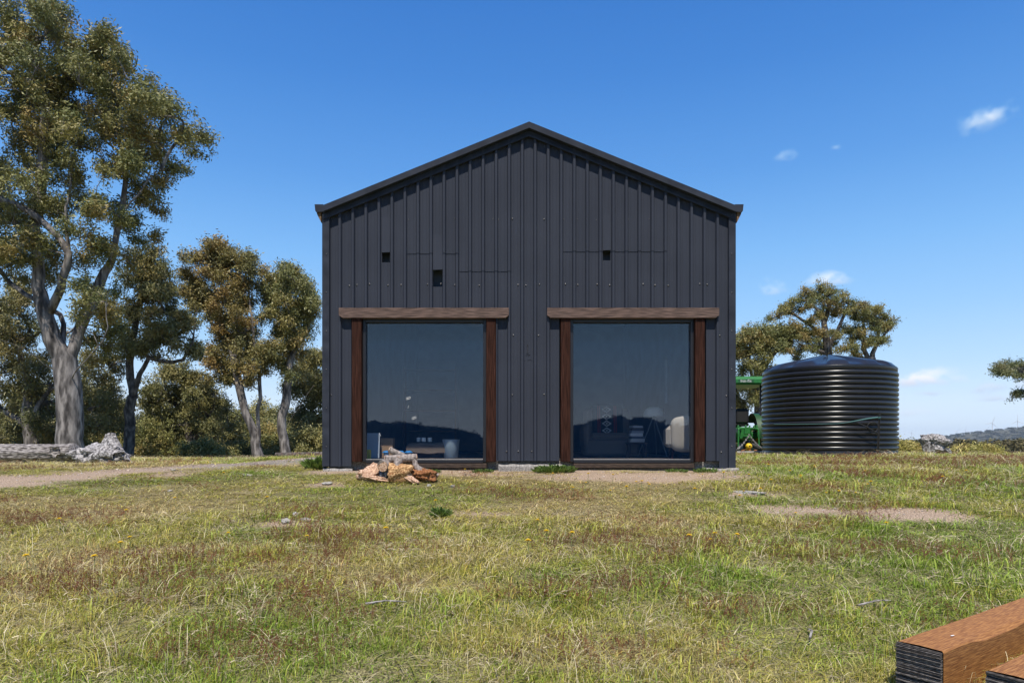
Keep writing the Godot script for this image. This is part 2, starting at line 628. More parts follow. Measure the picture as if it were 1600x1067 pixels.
# ribbed sheets between two ribs, cut by the roof line and by openings [x0, x1, y0, y1]
func sheet(x0: float, x1: float, k0: int, k1: int, y0: float, gable: bool, eave: float, gaps: Array, t: Transform3D, from_y := -9.0, to_y := 99.0) -> ArrayMesh:
	var pts := []
	for k in range(k0, k1):
		var c := RIB0 + (k + .5) * PITCH
		pts.append_array([[c - .064, 0.0], [c - .034, 0.0], [c - .028, .0025], [c - .022, 0.0], [c + .022, 0.0], [c + .028, .0025], [c + .034, 0.0], [c + .064, 0.0], [c + .0795, .042], [c + .1105, .042]])
	pts.append([RIB0 + (k1 + .5) * PITCH - .064, 0.0])
	var cut := []
	for gp in gaps: cut.append_array([gp[0], gp[1]])
	var g := Geo.new()
	for i in pts.size() - 1:
		var stops := [pts[i][0]]
		var a: float = pts[i][0]
		var b: float = pts[i + 1][0]
		for e in [x0, x1] + cut:
			if e > a + .001 and e < b - .001: stops.append(e)
		stops.append(b)
		stops.sort()
		for s in stops.size() - 1:
			var xa: float = stops[s]
			var xb: float = stops[s + 1]
			var xm := (xa + xb) * .5
			if xm < x0 or xm > x1: continue
			var za: float = lerpf(pts[i][1], pts[i + 1][1], (xa - a) / (b - a))
			var zb: float = lerpf(pts[i][1], pts[i + 1][1], (xb - a) / (b - a))
			var spans := [[maxf(y0, from_y), minf(to_y, 98.0)]]
			for gp in gaps:
				if xm > gp[0] and xm < gp[1]:
					var nx := []
					for sp in spans:
						if gp[2] > sp[0]: nx.append([sp[0], minf(sp[1], gp[2])])
						if gp[3] < sp[1]: nx.append([maxf(sp[0], gp[3]), sp[1]])
					spans = nx
			for sp in spans:
				var ta: float = minf(sp[1], roof_y(xa) if gable else eave)
				var tb: float = minf(sp[1], roof_y(xb) if gable else eave)
				if maxf(ta, tb) > sp[0]:
					g.q(t * Vector3(xa, sp[0], za), t * Vector3(xb, sp[0], zb), t * Vector3(xb, maxf(tb, sp[0]), zb), t * Vector3(xa, maxf(ta, sp[0]), za))
	return g.mesh()


func shed() -> void:
	var s := thing("metal_shed", "charcoal ribbed steel shed with a gable roof and two big timber framed windows", "shed", Vector3(.248, 0, -10))
	const HW := 3.0
	const LEN := 9.0
	var back := -LEN
	var win := [[-2.585, -.477, -1.0, 2.25], [.445, 2.575, -1.0, 2.25]]
	for hole in [[-2.09, 3.14, .115, .15], [-1.33, 2.885, .14, .25], [1.135, 3.17, .11, .15]]: win.append([hole[0] - hole[2] / 2, hole[0] + hole[2] / 2, hole[1] - hole[3], hole[1]])
	var front := Transform3D()
	# front: eight sheets, some of them in two lengths lapped above the windows
	var laps := {0: [[-2.15, 3.145]], 1: [[-1.39, 3.145], [-.8, 2.885]], 2: [[-.8, 2.885]], 5: [[1.0, 3.175]], 6: [[2.2, 3.175]]}
	for i in 9:
		var k0 := -18 + i * 4
		var low := .09
		if i <= 1: low = .012
		if i >= 8: low = -.02
		var yl := 0.0
		if i == 2: yl = 3.145
		if i == 3: yl = 2.885
		if i == 5 or i == 6: yl = 3.175
		if yl > 0.0:
			part(s, "cladding_sheet", sheet(-HW, HW, k0, k0 + 4, low, true, 0, win, front, -9, yl - .004), M.clad)
			part(s, "cladding_sheet", sheet(-HW, HW, k0, k0 + 4, low, true, 0, win, Transform3D(Basis(), Vector3(0, 0, .006)), yl - .03), M.clad)
		else:
			part(s, "cladding_sheet", sheet(-HW, HW, k0, k0 + 4, low, true, 0, win, front), M.clad)
	# sides and back
	var sides := [[Transform3D(Basis(Vector3.UP, -PI / 2), Vector3(-HW, 0, 0)), []], [Transform3D(Basis(Vector3.UP, PI / 2), Vector3(HW, 0, 0)), [[3.4, 3.72, 1.2, 2.05]]]]
	for e in 2:
		for i in 12:
			var tr: Transform3D = sides[e][0]
			var k0 := i * 4 if e == 1 else -48 + i * 4
			part(s, "cladding_sheet", sheet(.0 if e == 1 else -LEN, LEN if e == 1 else .0, k0 - 1, k0 + 3, .0, false, 3.72, sides[e][1], tr), M.clad)
	for i in 9:
		part(s, "cladding_sheet", sheet(-HW, HW, -18 + i * 4, -14 + i * 4, 0, true, 0, [], Transform3D(Basis(Vector3.UP, PI), Vector3(0, 0, back))), M.clad)
	# bent-out flaps in the lapped sheets, over small open holes into the wall's cavity
	for f in [[-2.09, 3.15, .125, .022], [-1.33, 2.895, .14, .03], [1.135, 3.18, .115, .022]]:
		var g := Geo.new()
		var x: float = f[0]
		var y: float = f[1]
		var w: float = f[2]
		var o: float = f[3]
		g.q(Vector3(x - w / 2, y - .02, o), Vector3(x + w / 2, y - .015, o * 1.05), Vector3(x + w / 2, y + .5, .009), Vector3(x - w / 2, y + .5, .009))
		g.q(Vector3(x - w / 2, y + .495, .006), Vector3(x + w / 2, y + .495, .006), Vector3(x + w / 2, y - .018, o * 1.05 - .003), Vector3(x - w / 2, y - .023, o - .003))
		part(s, "bent_flap", g.mesh(), M.clad)
	# corner and barge flashings
	for e in [-1, 1]:
		var g := Geo.new()
		var lo := .012 if e < 0 else -.02
		g.box(Vector3(e * (HW - .045), (lo + 3.7) / 2, .036), Vector3(.1, 3.7 - lo, .034), .004)
		g.box(Vector3(e * (HW + .01), (lo + 3.7) / 2, -.05), Vector3(.026, 3.7 - lo, .118), .004)
		part(s, "corner_flashing", g.mesh(), M.trim)
		var d := Vector3(e, -.405, 0)
		var k := sqrt(1.0 + .38 * .405)
		var b := Geo.new()
		var nrm := Vector3(e * .405, 1, 0) / k
		var out := 2.995
		var poly := func(t0: float, t1: float) -> Array: return [[0, t1 * k], [out * e, t1 * k - out * .405], [out * e, t0 * k - out * .405], [0, t0 * k]]
		b.prism(poly.call(-.055, .028), Transform3D(Basis(), Vector3(0, 4.96, .0)), .125)
		part(s, "barge_capping", b.mesh(), M.trim)
		b = Geo.new()
		b.prism(poly.call(-.112, -.06), Transform3D(Basis(), Vector3(0, 4.96, .0)), .045)
		part(s, "barge_return", b.mesh(), M.trim)
		b = Geo.new()
		b.prism(poly.call(-.142, -.113), Transform3D(Basis(), Vector3(0, 4.96, .0)), .064)
		part(s, "barge_return", b.mesh(), M.trim)
		# roof slope, gutter, soffit
		b = Geo.new()
		b.prism(poly.call(-.05, .008), Transform3D(Basis(), Vector3(0, 4.955, -LEN - .05)), LEN + .045)
		for j in 46:
			var z := -.1 - j * .2
			b.bar(Vector3(0, 4.97, z), Vector3(out * e, 4.97 - out * .405, z), .03, .03, .008, nrm)
		part(s, "roof_slope", b.mesh(), M.clad)
		b = Geo.new()
		var gy := 3.76
		b.prism([[e * 2.99, gy - .05], [e * 3.09, gy - .06], [e * 3.105, gy - .04], [e * 3.115, gy + .055], [e * 2.99, gy + .055]], Transform3D(Basis(), Vector3(0, 0, -LEN - .06)), LEN + .13)
		part(s, "gutter", b.mesh(), M.trim)
		b = Geo.new()
		b.prism([[e * 3.027, gy - .2], [e * 3.09, gy - .075], [e * 3.09, gy - .063], [e * 3.027, gy - .055]], Transform3D(Basis(), Vector3(0, 0, -LEN)), LEN + .04)
		part(s, "soffit_board", b.mesh(), M.soffit)
	# slab, footings, inner lining
	var g := Geo.new()
	g.box(Vector3(0, -.13, -LEN / 2 - .07), Vector3(5.92, .43, LEN - .1), .01)
	part(s, "floor_slab", g.mesh(), M.concrete)
	for f in [[-2.79, .43, -.02, .035], [.02, .93, .04, .09], [2.79, .48, -.015, .12]]:
		g = Geo.new()
		var x: float = f[0]
		var w: float = f[1]
		var y: float = f[2]
		g.grid(func(a, b):
			var q := Vector3(x + (a - .5) * w, y - .12 + .12 * minf(b * 2.0, 1.0), f[3] - .3 * maxf(0, b * 2.0 - 1.0))
			return q + Vector3(0, noise.get_noise_2d(q.x * 400, b * 90), noise.get_noise_2d(q.x * 300 + 50, b * 80)) * .012, 40, 6)
		part(s, "concrete_footing", g.mesh(), M.concrete)
	for e in [[Vector3(-2.86, 2.0, -4.5), Vector3(.1, 3.7, 8.7)], [Vector3(0, 2.0, -8.8), Vector3(5.8, 3.7, .1)], [Vector3(0, 3.6, -4.5), Vector3(5.8, .08, 8.7)], [Vector3(0, 2.95, -.2), Vector3(5.6, 1.2, .1)], [Vector3(0, 1.25, -.2), Vector3(.86, 2.3, .1)], [Vector3(-2.72, 1.25, -.2), Vector3(.2, 2.3, .1)], [Vector3(2.72, 1.25, -.2), Vector3(.2, 2.3, .1)],
			[Vector3(2.86, 2.0, -1.8), Vector3(.1, 3.7, 3.3)], [Vector3(2.86, 2.0, -6.25), Vector3(.1, 3.7, 5.1)], [Vector3(2.86, .65, -3.57), Vector3(.1, 1.0, .3)], [Vector3(2.86, 2.95, -3.57), Vector3(.1, 1.8, .3)], [Vector3(.05, 1.9, -6.2), Vector3(2.1, 3.4, .1)], [Vector3(1.05, 1.9, -7.5), Vector3(.1, 3.4, 2.6)]]:
		g = Geo.new()
		g.box(e[0], e[1])
		part(s, "lining_board", g.mesh(), M.plaster)
	g = Geo.new()
	g.box(Vector3(0, .1, -4.5), Vector3(5.7, .02, 8.6))
	part(s, "timber_floor", g.mesh(), M.floor)
	# windows with their posts and lintels
	for e in [[-1.531, -2.760, -.294], [1.51, .262, 2.757]]:
		var cx: float = e[0]
		g = Geo.new()
		g.prism([[e[1], 2.312], [e[2], 2.312], [e[2], 2.205], [e[2] - .05, 2.168], [e[1] + .05, 2.168], [e[1], 2.205]], Transform3D(Basis(), Vector3(0, 0, -.02)), .105)
		part(s, "lintel", g.mesh(), M.lintel)
		for k in [-1, 1]:
			g = Geo.new()
			g.box(Vector3(cx + k * .978, 1.125, -.01), Vector3(.142, 2.09, .13), .006)
			part(s, "post", g.mesh(), M.post)
		g = Geo.new()
		for k in [-1, 1]:
			g.box(Vector3(cx + k * .883, 1.12, -.065), Vector3(.046, 2.09, .09), .004)
		g.box(Vector3(cx, 2.142, -.065), Vector3(1.72, .05, .09), .004)
		g.box(Vector3(cx, .083, -.06), Vector3(1.72, .05, .10), .006)
		var f := part(s, "window", g.mesh(), M.frame)
		for z in [-.08]:
			g = Geo.new()
			g.box(Vector3(cx, 1.112, z), Vector3(1.722, 2.012, .006))
			part(f, "pane", g.mesh(), M.pane)
		g = Geo.new()
		g.box(Vector3(cx, .113, -.045), Vector3(1.71, .008, .05), .002)
		part(f, "sill", g.mesh(), M.steel)
		g = Geo.new()
		g.box(Vector3(cx + .03, .02, -.05), Vector3(1.78, .07, .08), .008)
		part(s, "sill_plank", g.mesh(), M.sub)
	# scuffs and stickers on the west pane
	for k in [[-1.775, 1.005], [-1.69, .715]]:
		g = Geo.new()
		for j in 3:
			var p := []
			for q in 11:
				var a := TAU * q / 10.0
				p.append(Vector3(k[0] - .02 + j * .02 + cos(a) * .011, k[1] + sin(a) * .016 + j * .006, -.068))
			var r := []
			for q in 11: r.append(.0022)
			g.tube(p, r, 4)
		part(s.get_node("window"), "sticker", g.mesh(), M.white)
	for k in [[-1.77, .885, -.012], [-2.2, .475, .02]]:
		g = Geo.new()
		g.bar(Vector3(k[0], k[1] + .02, -.07), Vector3(k[0] + k[2], k[1] - .02, -.07), .008, .003)
		part(s.get_node("window"), "sticker", g.mesh(), M.white)
	# pencilled arrow and scribble on the middle pier
	g = Geo.new()
	for e in [[-.02, 1.66, -.02, 1.79], [-.02, 1.79, -.035, 1.755], [-.02, 1.79, -.005, 1.755], [-.045, 1.655, .0, 1.665], [-.05, 1.63, .015, 1.645], [.015, 1.645, -.01, 1.615], [-.03, 1.56, .03, 1.57], [.03, 1.57, .045, 1.55], [-.065, 1.555, -.05, 1.56]]:
		g = Geo.new()
		g.bar(Vector3(e[0], e[1], .001), Vector3(e[2], e[3], .001), .006, .002)
		part(s, "pencil_mark", g.mesh(), M.pencil)
	# screws
	g = Geo.new()
	rng.seed = 77
	for y in [.22, 1.05, 1.93, 2.66, 3.62]:
		for k in range(-16, 16):
			if rng.randf() < .4: continue
			var x := RIB0 + (k + .5) * PITCH + rng.randf_range(.03, .06) * (1 if rng.randf() < .5 else -1)
			if absf(x) > 2.9 or y > roof_y(x) - .4: continue
			if y < 2.4 and ((x > -2.7 and x < -.35) or (x > .33 and x < 2.67)): continue
			g.lathe(Vector3(x, y + rng.randf_range(-.015, .015), 0), [[.014, 0], [.014, .002], [.008, .0025], [.0075, .009], [0, .0095]], 6, Basis(Vector3.RIGHT, PI / 2))
	for e in [-1, 1]:
		for j in 7: g.lathe(Vector3(e * 2.95, .3 + j * .56, .053), [[.011, 0], [.0065, .0025], [.006, .008], [0, .0085]], 6, Basis(Vector3.RIGHT, PI / 2))
	part(s, "screws", g.mesh(), M.screw, "stuff")


# ------------------------------------------------------------------ tank, tractor
func tank() -> void:
	var c := Vector3(8.86, .0, -19.2)
	var t := thing("water_tank", "round black ribbed plastic rainwater tank with a low conical lid", "water tank", c)
	const R := 1.75
	var pr := [[R - .03, 0.0], [R - .02, .02], [R - .02, .14], [R - .045, .155]]
	var y := .155
	var step := .131
	for i in 16:
		for q in 9:
			var a := PI * q / 8.0
			pr.append([R - .05 + .05 * pow(sin(a), .62), y + .012 + (step - .024) * (1.0 - cos(a)) * .5])
		y += step
	pr.append([R - .05, y + .01])
	pr.append([R - .03, y + .02])
	pr.append([R - .02, y + .1])
	pr.append([R - .04, y + .125])
	var g := Geo.new()
	g.lathe(Vector3.ZERO, pr, 160)
	part(t, "tank_wall", g.mesh(), M.tank)
	var top := y + .12
	g = Geo.new()
	g.grid(func(u, v):
		var a: float = TAU * u + .25
		var r: float = (1.0 - v) * (R - .03)
		var w := absf(fposmod(u * 12.0, 1.0) - .5) * 2.0
		var rise := smoothstep(.35, .5, w) * .085 * smoothstep(0.02, .1, v) * (1.0 - smoothstep(.85, 1.0, v))
		return Vector3(cos(a) * r, top + .03 * smoothstep(0, .05, v) + v * .37 + rise, -sin(a) * r), 160, 14, true)
	part(t, "lid", g.mesh(), M.tank)
	g = Geo.new()
	g.lathe(Vector3(.95, top + .2, .55), [[.1, 0], [.1, .1], [.06, .13], [0, .13]], 14)
	part(t, "inlet", g.mesh(), M.black)
	g = Geo.new()
	var a0 := atan2(-c.x, -c.z)
	g.box(Vector3(-1.18, .09, 1.31), Vector3(.1, .1, .1), .02)
	part(t, "outlet", g.mesh(), M.black)
	# star picket and the tie-down strap
	var px := 9.28
	var pz := -17.35
	g = Geo.new()
	g.bar(Vector3(0, -.2, 0), Vector3(.02, .62, .0), .05, .012, .002)
	g.bar(Vector3(.02, .62, 0), Vector3(.05, 1.12, .0), .05, .012, .002)
	g.bar(Vector3(0, -.2, .012), Vector3(.05, 1.12, .012), .012, .03, .002)
	solo("star_picket", g.mesh(), M.black, "black steel star picket standing in front of the tank", "picket", Vector3(px, ground_y(px, pz), pz))
	g = Geo.new()
	var strap := mat(lin(.06, .15, .15), .8)
	var p := []
	var r := []
	for i in 25:
		var f := i / 24.0
		var a := lerpf(deg_to_rad(196), deg_to_rad(286), f)
		var rr := R + .012 + .12 * smoothstep(.72, 1.0, f)
		p.append(c + Vector3(cos(a) * rr, .87 + .14 * smoothstep(.6, 1.0, f) - .02 * sin(f * PI), -sin(a) * rr))
		r.append(.008 + .012 * smoothstep(.65, .9, f))
	p.append(Vector3(px + .02, 1.0, pz + .03))
	r.append(.03)
	g.tube(p, r, 6)
	var loop := []
	for i in 17:
		var a := TAU * i / 16.0
		loop.append(Vector3(px - .2 + cos(a) * .14 + .06, .76 + sin(a) * .13, pz + .02))
	var lr := []
	for i in 17: lr.append(.012)
	solo("tie_strap", g.mesh(), strap, "blue green strap tied from the tank's side to the picket", "strap")
	g = Geo.new()
	g.tube(loop, lr, 5)
	g.tube([Vector3(px - .55, .88, pz + .04), Vector3(px - .3, .76, pz + .05), Vector3(px - .02, .6, pz + .04)], [.012, .02, .012], 5)
	solo("hose", g.mesh(), M.black, "black hose looped on the picket below the strap", "hose")


func tractor() -> void:
	var at := Vector3(7.6, ground_y(7.6, -22), -22.0)
	var t := thing("tractor", "green tractor parked behind the shed with its rear linkage showing", "tractor", at, -.06)
	var g := Geo.new()
	# canopy
	g.box(Vector3(.05, 2.42, -1.0), Vector3(1.5, .24, 1.6), .06)
	g.box(Vector3(.05, 2.55, -1.0), Vector3(1.3, .05, 1.4), .02)
	var can := part(t, "canopy", g.mesh(), M.green)
	g = Geo.new()
	g.box(Vector3(-.02, 2.42, -.197), Vector3(.5, .12, .006), .002)
	part(can, "badge", g.mesh(), mat(lin(.015, .09, .03), .5))
	var tm := TextMesh.new()
	tm.text = "Sun-fix"
	var sf := SystemFont.new()
	sf.font_names = PackedStringArray(["Droid Serif"])
	sf.font_italic = true
	tm.font = sf
	tm.font_size = 24
	tm.pixel_size = .0044
	tm.depth = .004
	var lt := part(can, "lettering", tm, M.white)
	lt.position = Vector3(-.02, 2.42, -.19)
	for e in [-1, 1]:
		g = Geo.new()
		g.bar(Vector3(.05 + e * .52, .8, -.55), Vector3(.05 + e * .52, 2.31, -.6), .07, .07, .012)
		part(t, "roll_bar_post", g.mesh(), M.black)
		g = Geo.new()
		var wheel := Basis(Vector3.BACK, PI / 2)
		g.lathe(Vector3(e * .72, .62, -.9), [[.34, -.17], [.5, -.18], [.6, -.14], [.63, -.07], [.63, .07], [.6, .14], [.5, .18], [.34, .17]], 40, wheel)
		for k in 22:
			var a := TAU * k / 22.0
			g.bar(Vector3(e * .72 - .16, .62 + sin(a) * .62, -.9 + cos(a) * .62), Vector3(e * .72 + .02, .62 + sin(a + .14) * .65, -.9 + cos(a + .14) * .65), .05, .05, .01)
			g.bar(Vector3(e * .72 + .16, .62 + sin(a + .12) * .62, -.9 + cos(a + .12) * .62), Vector3(e * .72 - .02, .62 + sin(a + .26) * .65, -.9 + cos(a + .26) * .65), .05, .05, .01)
		var w := part(t, "rear_wheel", g.mesh(), M.black)
		g = Geo.new()
		g.lathe(Vector3(e * .72, .62, -.9), [[0, -.03], [.12, -.05], [.2, -.02], [.33, -.1], [.35, -.16], [.35, .16], [.33, .1], [.2, .02], [.12, .05], [0, .03]], 24, wheel)
		part(w, "rim", g.mesh(), M.yellow)
		g = Geo.new()
		g.lathe(Vector3(e * .66, .4, -2.9), [[.2, -.1], [.36, -.11], [.4, -.05], [.4, .05], [.36, .11], [.2, .1], [0, .05]], 28, wheel)
		part(t, "front_wheel", g.mesh(), M.black)
		g = Geo.new()
		g.grid(func(a, b):
			var an: float = lerpf(-.15, PI * .8, a)
			return Vector3(e * (.36 + .52 * (b if e > 0 else 1.0 - b)), .66 + sin(an) * .74, -.9 + cos(an) * .74), 16, 3)
		part(t, "fender", g.mesh(), mat(lin(.012, .06, .018), .5))
	g = Geo.new()
	g.box(Vector3(0, .72, -.62), Vector3(.42, .42, .6), .05)
	g.box(Vector3(0, .66, -.9), Vector3(1.1, .24, .26), .05)
	g.box(Vector3(0, .62, -2.0), Vector3(.36, .4, 1.9), .04)
	part(t, "axle_housing", g.mesh(), M.green)
	g = Geo.new()
	g.box(Vector3(0, 1.0, -2.5), Vector3(.62, .5, 1.35), .12)
	part(t, "bonnet", g.mesh(), M.green)
	g = Geo.new()
	g.box(Vector3(0, 1.02, -.95), Vector3(.48, .12, .46), .05)
	g.box(Vector3(0, 1.3, -.74), Vector3(.44, .5, .12), .055)
	part(t, "seat", g.mesh(), M.black)
	g = Geo.new()
	var ring := []
	var rr := []
	for i in 19:
		var a := TAU * i / 18.0
		ring.append(Vector3(cos(a) * .19, 1.32 + sin(a) * .09, -1.5 + sin(a) * .16))
		rr.append(.015)
	g.tube(ring, rr, 6)
	g.tube([Vector3(0, 1.0, -1.75), Vector3(0, 1.32, -1.5)], [.03, .02], 6)
	part(t, "steering_wheel", g.mesh(), M.black)
	# linkage
	for e in [-1, 1]:
		g = Geo.new()
		g.bar(Vector3(e * .14, .84, -.35), Vector3(e * .3, .86, .0), .05, .06, .01)
		part(t, "lift_arm", g.mesh(), M.green)
		g = Geo.new()
		g.tube([Vector3(e * .3, .86, .0), Vector3(e * .31, .84, .02), Vector3(e * .33, .3, .05)], [.026, .028, .022], 8)
		g.lathe(Vector3(e * .312, .6, .03), [[.028, 0], [.036, .02], [.036, .16], [.028, .18]], 8)
		part(t, "lift_rod", g.mesh(), M.green)
		g = Geo.new()
		g.bar(Vector3(e * .2, .38, -.4), Vector3(e * .37, .22, .3), .03, .07, .008)
		part(t, "lower_link", g.mesh(), M.steel)
		g = Geo.new()
		for i in 13:
			var f := i / 12.0
			var p := Vector3(0, .66, .1).lerp(Vector3(e * .42, .2, .24), f) - Vector3(0, .05 * sin(f * PI), 0)
			var b := Basis(Vector3(e * .42, -.46, .14).normalized(), PI / 2 * (i % 2))
			var link := []
			var lr := []
			for q in 9:
				var a := TAU * q / 8.0
				link.append(p + b * (Vector3(e * .67, -.73, .2).normalized() * cos(a) * .036 + Vector3(0, .2, 1).normalized() * sin(a) * .02))
				lr.append(.0085)
			g.tube(link, lr, 5)
		part(t, "stabiliser_chain", g.mesh(), M.steel)
	g = Geo.new()
	g.box(Vector3(0, .88, -.1), Vector3(.66, .05, .06), .012)
	g.box(Vector3(0, .8, -.12), Vector3(.2, .24, .1), .02)
	for x in [-.29, -.05, .07, .22, .3]: g.lathe(Vector3(x, .9, -.1), [[.022, 0], [.03, .02], [.03, .06], [.015, .08], [0, .08]], 8)
	part(t, "hitch_frame", g.mesh(), M.green)
	g = Geo.new()
	g.lathe(Vector3(.0, .3, .02), [[.1, 0], [.1, .04], [.09, .12], [.05, .15], [.03, .152]], 18, Basis(Vector3.RIGHT, PI / 2))
	g.box(Vector3(0, .2, .02), Vector3(.13, .14, .06), .02)
	part(t, "shaft_guard", g.mesh(), M.yellow)
	g = Geo.new()
	g.bar(Vector3(0, .2, -.6), Vector3(0, .17, .2), .07, .03, .006)
	g.box(Vector3(-.2, .17, .1), Vector3(.1, .04, .05), .01)
	g.box(Vector3(.2, .17, .1), Vector3(.1, .04, .05), .01)
	part(t, "drawbar", g.mesh(), M.rust)
	g = Geo.new()
	g.tube([Vector3(-.5, 0, 0), Vector3(.42, 0, 0)], [.055, .055], 14)
	solo("steel_pipe", g.mesh(), M.steel, "pale grey steel pipe lying on the grass behind the tractor", "pipe", at + Vector3(-.02, .1, .45))


# ------------------------------------------------------------------ dead wood, stones, timbers
func logs() -> void:
	var g := Geo.new()
	var base := Vector3(-13.2, ground_y(-11.5, -16), -16)
	g.grid(func(u, v):
		var a: float = TAU * u
		var r: float = lerpf(.3, .25, v) * (1.0 - smoothstep(.985, 1.0, v) * .6)
		var x: float = v * 2.95
		r *= 1.0 + .12 * noise.get_noise_2d(cos(a) * 60, sin(a) * 60 + x * 14) + .07 * sin(a * 9 + x * .7 + noise.get_noise_1d(x * 40) * 3.0) + .22 * smoothstep(.86, .97, v) * maxf(0, sin(a + .6))
		return Vector3(x, .2 + .05 * v - cos(a) * -r * .82, sin(a) * r), 44, 70, true)
	var l := thing("fallen_log", "long grey weathered log lying on the grass by the big gum", "log", base, .04)
	part(l, "stem", g.mesh(), M.deadwood)
	g = Geo.new()
	g.grid(func(u, v):
		var a: float = TAU * u
		var r: float = .12 * sin(minf(v * 1.25, 1.0) * PI * .5) * (1.0 - .25 * sin(a * 5.0)) if v < .8 else .12 * (1.0 - (v - .8) * 4.6)
		var dd: float = v * .2 if v < .8 else .16 - (v - .8) * .5
		return Vector3(2.62 + cos(a) * r * 1.1, .3 + sin(a) * r, .16 + dd), 22, 14, true)
	part(l, "knot", g.mesh(), M.deadwood)
	# upturned root plate
	var at := Vector3(-9.75, ground_y(-9.6, -16), -16)
	var s := thing("root_stump", "pale upturned root stump with a tall peak beside the fallen log", "stump", at)
	g = Geo.new()
	g.grid(func(u, v):
		var a: float = TAU * u
		var ph: float = PI * v
		var d := Vector3(sin(ph) * cos(a), -cos(ph), -sin(ph) * sin(a))
		var n1 := noise.get_noise_3d(d.x * 95, d.y * 95, d.z * 95)
		var n2 := noise.get_noise_3d(d.x * 260 + 9, d.y * 120, d.z * 260)
		var r := 1.0 + n1 * .55 + n2 * .24
		return Vector3(d.x * .6 * r + .1, .18 + d.y * .26 * r, d.z * .4 * r), 72, 44, true)
	g.grid(func(u, v):
		var a: float = TAU * u
		var r: float = (.33 * (1.0 - .72 * pow(v, 1.2)) * (1.0 if v < .97 else .3)) * (1.0 + .5 * noise.get_noise_2d(cos(a) * 70 + v * 60, sin(a) * 70) + .3 * noise.get_noise_3d(cos(a) * 200, v * 130, sin(a) * 200))
		return Vector3(.42 + cos(a) * r - v * .06, .1 + v * .6 + .09 * v * noise.get_noise_2d(cos(a) * 190, sin(a) * 190), -sin(a) * r * .6), 48, 36, true)
	part(s, "root_mass", g.mesh(), M.rootwood)
	g = Geo.new()
	g.grid(func(u, v):
		var a: float = TAU * u
		var r: float = .11 * (1.0 - .4 * v) * (1.0 + .4 * noise.get_noise_2d(cos(a) * 80, sin(a) * 80 + v * 90))
		return Vector3(.1 + v * .55, .12 + .12 * sin(v * 2.6) + sin(a) * r, .36 + cos(a) * r * .8), 20, 20, true)
	part(s, "root_arm", g.mesh(), M.rootwood)
	# lone stump to the east
	var q := Vector3(12.35, ground_y(12.35, -20), -20)
	s = thing("dead_stump", "grey weathered hollow stump alone on the grass beside the tank", "stump", q)
	g = Geo.new()
	g.grid(func(u, v):
		var a: float = TAU * u
		var ph: float = PI * v
		var d := Vector3(sin(ph) * cos(a), -cos(ph), -sin(ph) * sin(a))
		var n1 := noise.get_noise_3d(d.x * 80 + 40, d.y * 80, d.z * 80)
		var n2 := noise.get_noise_3d(d.x * 320, d.y * 90 + 20, d.z * 320)
		var r := 1.0 + n1 * .5 + n2 * .25
		var cave := 1.0 - .5 * exp(-(Vector2(a - 4.6, (v - .42) * 5.0).length_squared()) * 2.2)
		var p := Vector3(d.x * .36 * r, d.y * .24 * r, d.z * .32 * r * cave)
		return Vector3(p.x + p.y * .2, .36 + p.y - p.x * .3, p.z), 70, 44, true)
	part(s, "stump_body", g.mesh(), M.rootwood)
	for e in [[-.3, .5, -.26, -.05, .13], [.26, .22, .44, -.04, .12], [-.1, .3, -.14, -.08, .14]]:
		g = Geo.new()
		g.grid(func(u, v):
			var a: float = TAU * u
			var r: float = e[4] * (1.0 - .35 * v) * (1.0 + .35 * noise.get_noise_2d(cos(a) * 80 + e[0] * 99, sin(a) * 80 + v * 90))
			return Vector3(lerpf(e[0], e[2], v) + cos(a) * r, lerpf(e[1], e[3], v), -sin(a) * r * .9 + .08), 20, 14, true)
		part(s, "root_foot", g.mesh(), M.rootwood)


func chunk(sz: Vector3, sd: float, rough := .3, facet := 4.0) -> ArrayMesh:      # a split, angular lump
	var g := Geo.new()
	g.grid(func(u, v):
		var a: float = TAU * u
		var ph: float = PI * v
		var d := Vector3(sin(ph) * cos(a), -cos(ph), -sin(ph) * sin(a))
		var k := pow(pow(absf(d.x), facet) + pow(absf(d.y), facet) + pow(absf(d.z), facet), -1.0 / facet)
		k *= 1.0 + rough * noise.get_noise_3d(d.x * 70 + sd, d.y * 70, d.z * 70 - sd) + rough * .5 * noise.get_noise_3d(d.x * 220 + sd, d.y * 220, d.z * 220)
		return Vector3(d.x * sz.x, d.y * sz.y, d.z * sz.z) * k * .5, 28, 18, true)
	return g.mesh()


func billet(called: String, label: String, a: Vector3, b: Vector3, r: float, mt: Material, grp: String) -> void:
	var t := thing(called, label, "firewood", a, 0, grp)
	var g := Geo.new()
	var pts := []
	var rr := []
	var d := b - a
	for i in 7:
		var f := i / 6.0
		pts.append(d * f + Vector3(rng.randfn(), rng.randfn(), rng.randfn()) * r * .08)
		rr.append(r * rng.randf_range(.9, 1.05))
	g.tube(pts, rr, 11)
	part(t, "bark", g.mesh(), mt)
	for e in [0, 6]:
		g = Geo.new()
		var ax := (d if e == 6 else -d).normalized()
		g.tube([pts[e], pts[e] + ax * .006], [rr[e] * .93, rr[e] * .9], 11)
		part(t, "sawn_end", g.mesh(), M.split_pale)


